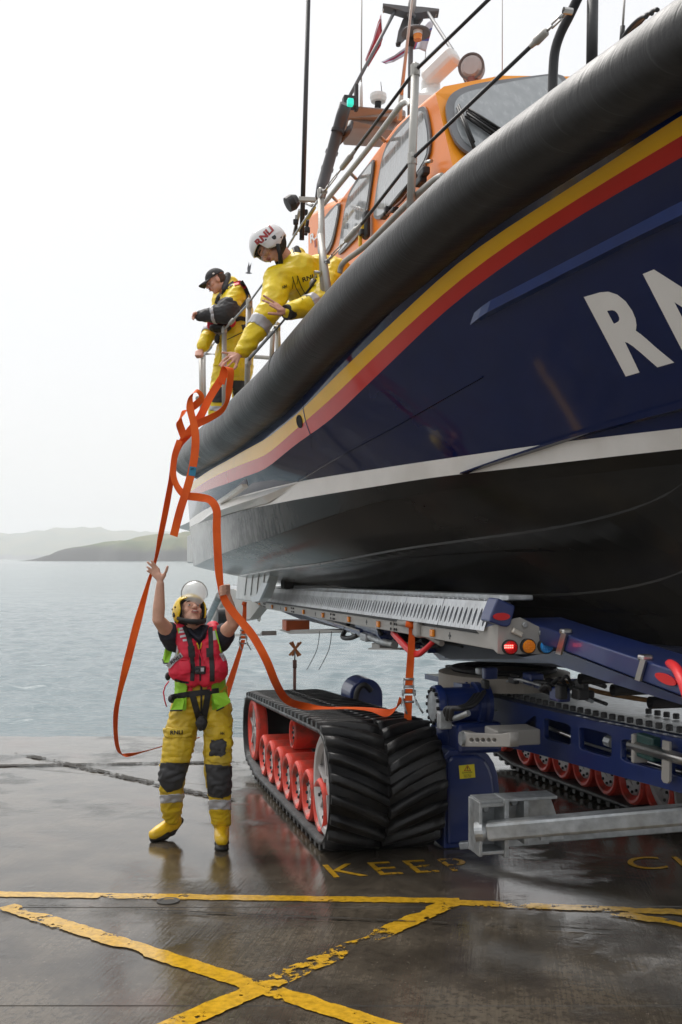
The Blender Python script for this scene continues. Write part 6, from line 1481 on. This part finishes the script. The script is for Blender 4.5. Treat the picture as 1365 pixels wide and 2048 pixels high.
# deck lamp and brackets abaft the wheelhouse
q = onL(586,404,1.75); mb = MB(); fd = (-RT*.8+V(0,0,-.5)).normalized(); mb.lathe(q-fd*.05, fd, [(0,0),(0,.05),(.05,.075),(.11,.07),(.115,0)], 18); build(mb, 'deck_lamp', M_dark, boat)
flat([(598,392),(632,394),(632,402),(598,401)], onL(612,400,1.74).y-.03, .05, 'lamp_bracket', M_greyrail)
for (x0,y0,x1,y1,m) in ((600,420,588,470,M_greyrail),(594,430,592,470,M_dark),(616,440,612,470,M_dark),(609,405,628,412,M_steel)): tubeo([onL(x0,y0,1.85), onL(x1,y1,1.85)], .016, 'bracket_bar', m)
for x, y in ((592,444),(615,460),(611,425)): mb = MB(); mb.box(onL(x,y,1.83), (.05,.05,.05), bev=.01); build(mb, 'bracket_clip', M_dark, boat)
tubeo([onL(630,415,1.9), onL(615,440,1.9), onL(600,462,1.9)], .014, 'yellow_line', mat('yellow_rope', (.62,.45,.03), .7), sm=True)
# fittings on the wheelhouse side
mb = MB(); c = onL(733,450,2.06); mb.box(c, (.05,.10,.22), (RT,AX,V(0,0,1)), .02); clip = build(mb, 'torch_clip', M_dark, boat); mb = MB(); mb.box(onL(725,466,2.03), (.05,.08,.05), (RT,AX,V(0,0,1)), .01); build(mb, 'torch_head', M_dark, clip)
mb = MB(); mb.box(onL(721,478,2.02), (.03,.03,.12), (RT,AX,V(0,0,1)), .008); mb.box(onL(726,456,2.03), (.03,.03,.06), (RT,AX,V(0,0,1)), .006); build(mb, 'torch_handle', mat('yellow_torch', (.75,.5,.02), .4), clip)
for (x, y, sx, sz) in ((848,346,.12,.05),(842,362,.12,.05),(776,420,.05,.05),(770,432,.10,.03),(790,420,.07,.03)): mb = MB(); mb.box(onL(x,y,2.03), (.05,sx,sz), (RT,AX,V(0,0,1)), .01); build(mb, 'wheelhouse_latch', M_dark, boat)
tubeo([onL(832,350,2.04), onL(800,392,2.04), onL(772,425,2.04)], .013, 'locking_bar', M_dark); tubeo([onL(838,360,2.03), onL(806,400,2.03), onL(774,430,2.03)], .010, 'locking_bar', mat('rusty_bar', (.16,.05,.025), .6)); tubeo([onL(852,340,2.05), onL(852,324,2.05), onL(864,322,2.05)], .011, 'bent_hook', M_steel)
# ------------------------------------------------------------------ flags
def flag(name, rows_px, Yd, mats, matf, label, amp=.03, nu=26, nv=14):
    """rows_px: (top edge points, bottom edge points) from the hoist to the fly"""
    a, b = np.array(rows_px[0], float), np.array(rows_px[1], float)
    mb = MB(); g = []; tt = np.linspace(0, 1, nu); ka = np.linspace(0, 1, len(a)); kb = np.linspace(0, 1, len(b))
    for t in tt:
        p = [np.interp(t, ka, a[:,0]), np.interp(t, ka, a[:,1])]; q = [np.interp(t, kb, b[:,0]), np.interp(t, kb, b[:,1])]
        g.append([P(p[0]+(q[0]-p[0])*v, p[1]+(q[1]-p[1])*v, Yd+amp*math.sin(5*t*PI+2*v)+.25*t) for v in np.linspace(0, 1, nv)])
    mb.smooth = True; mb.grid(g); me = mb.mesh(name); k = 0
    for i in range(nu-1):
        for j in range(nv-1): me.polygons[k].material_index = matf((i+.5)/(nu-1), (j+.5)/(nv-1)); k += 1
    o = link(name, me, mats, None, label=label, cat='flag'); sf = o.modifiers.new('t', 'SOLIDIFY'); sf.thickness = .004; return o
M_fred = mat('red_flag_cloth', (.42,.03,.045), .8, var=.2, vscale=12); M_fwh = mat('white_flag_cloth', (.62,.61,.66), .8); M_fbl = mat('blue_flag_cloth', (.09,.11,.36), .8)
flag('red_flag', ([(763,28),(757,45),(745,85),(731,120)],[(766,76),(762,92),(750,112),(737,134)]), D_m+.1, [M_fred, M_fwh, M_fbl], lambda u, v: 0 if not (.05 < v < .14 or (.0 < u < .06)) else 1, 'red flag hanging from the left end of the mast spreader')
def crossm(u, v):
    if abs(v-.5) < .10 or abs(u-.42) < .07: return 0
    if abs(v-.5) < .17 or abs(u-.42) < .11: return 2
    return 1
flag('white_flag', ([(871,34),(855,46),(842,62),(815,92),(790,110),(763,124)],[(852,104),(838,98),(828,99),(806,114),(788,124),(772,128)]), D_m+.3, [M_fred, M_fwh, M_fbl], crossm, 'white flag with red and blue cross streaming behind the mast lamp')

# ------------------------------------------------------------------ straps
def ribbon(name, pts, label, cat='strap', n_sub=8, parent=None, m=None, th=.003, group=None):
    """pts: (x, y, Y, half width dx, dy in pixels, dY); smooth curve through them"""
    A = np.array(pts, float); out = []
    for i in range(len(A)-1):
        p0, p1, p2, p3 = A[max(0,i-1)], A[i], A[i+1], A[min(len(A)-1,i+2)]
        for k in range(n_sub):
            t = k/n_sub; out.append(.5*((2*p1)+(p2-p0)*t+(2*p0-5*p1+4*p2-p3)*t*t+(-p0+3*p1-3*p2+p3)*t**3))
    out.append(A[-1]); rows_ = []
    for x, y, Yd, dx, dy, dY in out:
        a, b = P(x-dx, y-dy, Yd-dY), P(x+dx, y+dy, Yd+dY); c = (a+b)/2; h = (b-a)/2; h = h.normalized()*max(.0225, min(h.length, .028)) if h.length > 1e-5 else h
        rows_.append((c-h, c, c+h))
    mb = MB(); fr, bk = [], []
    for i, r in enumerate(rows_):
        t = (rows_[min(i+1,len(rows_)-1)][1]-rows_[max(0,i-1)][1]); nn = t.cross(r[2]-r[0]); nn = nn.normalized()*th/2 if nn.length > 1e-9 else V(0,th/2,0)
        K = [(-1,.6),(-.82,1),(-.66,1),(-.60,.35),(-.5,1),(-.3,1),(-.24,.35),(-.14,1),(.14,1),(.24,.35),(.3,1),(.5,1),(.60,.35),(.66,1),(.82,1),(1,.6)]
        h = (r[2]-r[0])/2; fr.append([r[1]+h*k+nn*z for k, z in K]); bk.append([r[1]+h*k-nn*z for k, z in reversed(K)])
    mb.smooth = True; mb.grid(fr); mb.grid(bk); mb.smooth = False
    mb.grid([[a_[-1], b_[0]] for a_, b_ in zip(fr, bk)]); mb.grid([[b_[-1], a_[0]] for a_, b_ in zip(fr, bk)])
    mb.add([*fr[0], *bk[0]], [list(range(32))]); mb.add([*fr[-1], *bk[-1]], [list(range(32))])
    o = build(mb, name, m or strap_mat, parent, fix=False)
    if parent is None: tag(o, label, cat, group)
    return o
def webmat():
    m, n, bs, vec = nodes('orange_polyester_webbing'); a = noise_n(n, vec, 5, 4); f = noise_n(n, vec, 350, 2)
    n.links.new(mixc(n, mapr(n, a, .3, .7), (.72,.085,.008), (.86,.135,.012)), bs.inputs['Base Color']); bs.inputs['Roughness'].default_value = .6; bs.inputs['Specular IOR Level'].default_value = .25
    n.links.new(bumpn(n, f, .002, .6), bs.inputs['Normal']); return m
strap_mat = webmat()
st = empty('lashing_strap', (P(350,1500,7.2).x, 7.2, gz(0,7.2)), 'long orange webbing strap thrown in loops from the rail down to the reaching man', 'strap')
Z2 = lambda x, y: (340+x/3.102, 420+y/3.102)
def S_(pts): return [(*Z2(x, y), Yd, dx/3.102/1, dy/3.102/1, dY) for x, y, Yd, dx, dy, dY in pts]
# strand one: over the fingers, looping, ending in the free tail with its tag
r1 = S_([(318,1075,7.26,26,14,0),(335,1010,7.26,24,10,.005),(352,975,7.24,22,6,.01),(378,1000,7.22,20,-2,.015),(368,1110,7.22,20,0,.015),(355,1190,7.2,12,2,.02),(318,1248,7.18,12,12,.015),(250,1290,7.16,6,20,.01),(165,1330,7.12,14,20,.0),(125,1370,7.1,20,16,0),(95,1410,7.1,22,-16,.0),(72,1362,7.1,24,-14,.0),(58,1310,7.08,18,-14,.012),(75,1268,7.08,2,-22,.01),(140,1225,7.1,6,20,.01),(190,1180,7.1,18,10,.012),(196,1150,7.1,14,-6,.016),(165,1122,7.08,4,-10,.02),(130,1160,7.06,12,-2,.02),(128,1240,7.04,26,4,0),(150,1330,7.02,30,4,0),(160,1440,7.0,30,4,0),(145,1580,6.98,28,6,0),(110,1720,6.96,27,8,0),(65,1860,6.95,27,8,0),(24,2022,6.95,27,9,0)])
s1_ = ribbon('webbing', r1, None, parent=st)
# strand two: from the fingers straight down to the left, then hanging to the ground behind the man
r2 = [(*Z2(345,1010),7.3,7,4,0),(*Z2(250,1160),7.24,8,4,0),(*Z2(190,1280),7.2,8,5,0),(*Z2(120,1380),7.16,7,5,.0),(*Z2(60,1460),7.14,5,3,.012),(*Z2(25,1560),7.12,5,1,.015),(*Z2(8,1680),7.12,5,1,.015),(334,1010,7.12,6,1,.012),(322,1070,7.14,5,1,.015),(311,1122,7.2,3,0,.022),(296,1170,7.25,4,0,.02),(274,1250,7.25,8,1,0),(256,1320,7.28,8,1,.0),(240,1385,7.35,5,0,.018),(232,1430,7.5,5,0,.018),(233,1480,7.8,4,0,.018),(242,1508,8.0,4,2,.015),(262,1509,8.25,3,4,.03),(300,1500,8.35,0,3,.09),(345,1487,8.5,0,3,.09),(400,1475,8.6,0,3,.09)]
s2_ = ribbon('webbing', r2, None, parent=st)
# strand three: loops from the left, through the right hand, over the track to the ratchet
r3 = [(*Z2(62,1430),7.10,6,2,.0),(*Z2(30,1530),7.06,6,1,.01),(*Z2(22,1640),7.0,6,1,.01),(*Z2(50,1722),6.98,5,-4,.01),(*Z2(100,1770),6.97,3,-7,.0),(*Z2(180,1782),6.96,1,-8,0),(*Z2(250,1800),6.94,5,-6,.01),(*Z2(290,1862),6.92,9,-3,.0),(434,1060,6.92,9,0,0),(437,1125,6.915,9,1,0),(441,1168,6.915,7,2,.008),(450,1200,6.92,7,-3,0),(470,1228,6.9,7,-5,0),(505,1270,6.86,7,-6,0),(533,1320,6.84,8,-4,0),(552,1366,6.95,8,-3,.0),(572,1398,7.25,7,-7,.0),(602,1411,7.52,2,-8,0),(650,1416,7.60,0,-5,.05),(700,1416,7.52,0,-4,.05),(740,1419,7.42,0,-6,.04),(775,1426,7.32,2,-8,0),(795,1415,7.25,6,-8,0),(806,1396,7.22,7,2,0)]
s3_ = ribbon('webbing', r3, None, parent=st)
# blue tag
tg = MB(); tg.prism([P(*Z2(x,y),6.965) for x, y in ((124,1590),(166,1596),(158,1652),(116,1646))], V(0,.004,0)); tg = build(tg, 'blue_tag', mat('blue_tag', (.02,.20,.33), .5), st)
lettering('AFT', lambda u, v: P(*Z2(152-u*0-v*22, 1600+u*14), 6.955), M_black, tg, bold=.03)
# ratchet strap on the near track
def ratchet(name, top, rat, bot, Yd, wpx, label, hook):
    o = empty(name, tuple(P(bot[0],bot[1],Yd)), label, 'ratchet strap', 'ratchet straps')
    ribbon('webbing', [(top[0],top[1],Yd,wpx*.55,0,0),(top[0]-.5,top[1]+.3*(rat[1]-top[1]),Yd,wpx*.9,0,0),(rat[0]+.0,rat[1]-10*wpx/8,Yd,wpx,0,0)], None, parent=o)
    ribbon('webbing', [(rat[0],rat[1]+8*wpx/8,Yd-.01,wpx*.95,0,0),((rat[0]+bot[0])/2,(rat[1]+bot[1])/2+6,Yd-.005,wpx*.95,0,0),(bot[0],bot[1],Yd,wpx*.95,0,0)], None, parent=o)
    s = wpx*Yd/F; c = P(rat[0],rat[1],Yd)
    mb = MB()
    for k in (-1, 1):
        mb.box(c+V(k*s*1.25,0,s*1.4), (.005,.03,s*4.2), bev=.0); mb.box(c+V(k*s*1.5,-.015,-s*1.2), (.006,.03,s*4.6), (V(math.cos(.18*k),0,math.sin(.18*k)), V(0,1,0), V(-math.sin(.18*k),0,math.cos(.18*k))))
        mb.lathe(c+V(k*s*1.62,0,-.01), (k,0,0), [(-.012,.022),(.004,.022),(.006,.015),(.006,0)], 14)
    build(mb, 'ratchet_frame', M_galv, o)
    for dz in (s*3.2, s*1.3, 0, -s*2.6, ):
        mb = MB(); mb.tube([c+V(-s*1.4,-.005,dz), c+V(s*1.4,-.005,dz)], .009 if dz else .016, 10); build(mb, 'ratchet_bar', M_galv, o)
    mb = MB(); mb.tube([c+V(s*1.7,-.02,-s*2), c+V(s*2.8,-.03,-s*4.2), c+V(s*3.6,-.03,-s*5.4)], .007, 8); build(mb, 'ratchet_handle', M_galv, o); mb = MB(); mb.tube([c+V(-s*1.7,-.02,-s*1.5), c+V(-s*.9,-.03,-s*4.6), c+V(-s*.5,-.03,-s*5.6)], .007, 8); build(mb, 'ratchet_handle', M_galv, o)
    mb = MB(); mb.box(c+V(0,-.012,s*.2), (s*2.0,.02,s*1.1), bev=.006); build(mb, 'webbing_roll', strap_mat, o)
    if hook: mb = MB(); mb.tube([P(top[0]-hook,top[1]-2,Yd-.03), P(top[0]+hook*.6,top[1]+1,Yd-.03)], [.022,.03], 12); build(mb, 'webbing_wrap', strap_mat, o)
    return o
ratchet('ratchet_strap', (824,1250), (818,1383), (816,1440), 7.22, 7.8, 'orange ratchet strap holding the cradle rail down to the near rubber track', 12)
rs = ratchet('ratchet_strap', (490,1208), (487,1275), (446,1420), 12.2, 4.6, 'orange ratchet strap behind the reaching man, hung from the far cradle end', 5)
ribbon('webbing', [(486,1285,12.2,4,0,0),(465,1345,12.2,4,0,0),(440,1410,12.2,4,0,0),(425,1440,12.2,4,0,0)], None, parent=rs)
# ------------------------------------------------------------------ beacon post and gulls
bp = empty('beacon_post', tuple(P(590,1372,16)), 'rusty beacon post with crossed orange topmark standing in the sea', 'beacon')
def Pb(x, y, d=16.0): return P(x, y, d)
M_rust = mat('rusted_steel_post', (.13,.055,.04), .8, var=.3, bump=.4); M_rorange = mat('faded_orange_boards', (.42,.13,.03), .7, var=.25, dirt=(.18,.09,.05), dirt_amt=.6, dirt_scale=12)
tubeo([Pb(589.5,1400), Pb(590,1334)], .026, 'post', M_rust, bp, 12); tubeo([Pb(590,1336), Pb(590,1320)], .033, 'post_collar', M_rust, bp, 12); tubeo([Pb(590,1321), Pb(590.5,1296)], .012, 'topmark_stem', mat('weathered_steel', (.2,.2,.19), .6), bp, 8)
for a, b, dY in (((580,1285),(602,1311),0),((603,1284),(579,1311),-.03),((585,1283),(597,1313),.03),((598,1285),(585,1312),.06)):
    mb = MB(); p, q = Pb(*a, 16+dY), Pb(*b, 16+dY); d = (q-p).normalized(); mb.box((p+q)/2, ((q-p).length, .02, .035), (d, V(0,1,0), d.cross(V(0,1,0)))); build(mb, 'topmark_board', M_rorange, bp)
def gull(x, y, Yd, sc, label, bank):
    o = empty('gull', tuple(P(x,y,Yd)), label, 'bird'); c = P(x,y,Yd); mb = MB()
    M_g = mat('grey_gull_feathers', (.16,.16,.17), .8)
    mb.tube([c+V(-.18,0,.0)*sc, c+V(-.08,0,.01)*sc, c+V(.06,0,0)*sc, c+V(.2,0,-.02)*sc], [.01*sc,.05*sc,.055*sc,.008*sc], 10); build(mb, 'body', M_g, o)
    for k in (-1, 1):
        u = V(.1*k, .15*k, 1) if bank else V(.9*k, .2, .45); mb = MB(); mb.prism([c+V(-.06,0,0)*sc, c+(V(-.04,0,0)+u*.28)*sc, c+(V(.1,0,0)+u*.62)*sc, c+(V(.1,0,0)+u*.30)*sc, c+V(.08,0,0)*sc], V(.0,.012,.004)*sc); build(mb, 'wing', M_g, o)
gull(497.5,546,24,.42,'small gull banking with wings upright beside the white helmet', True)
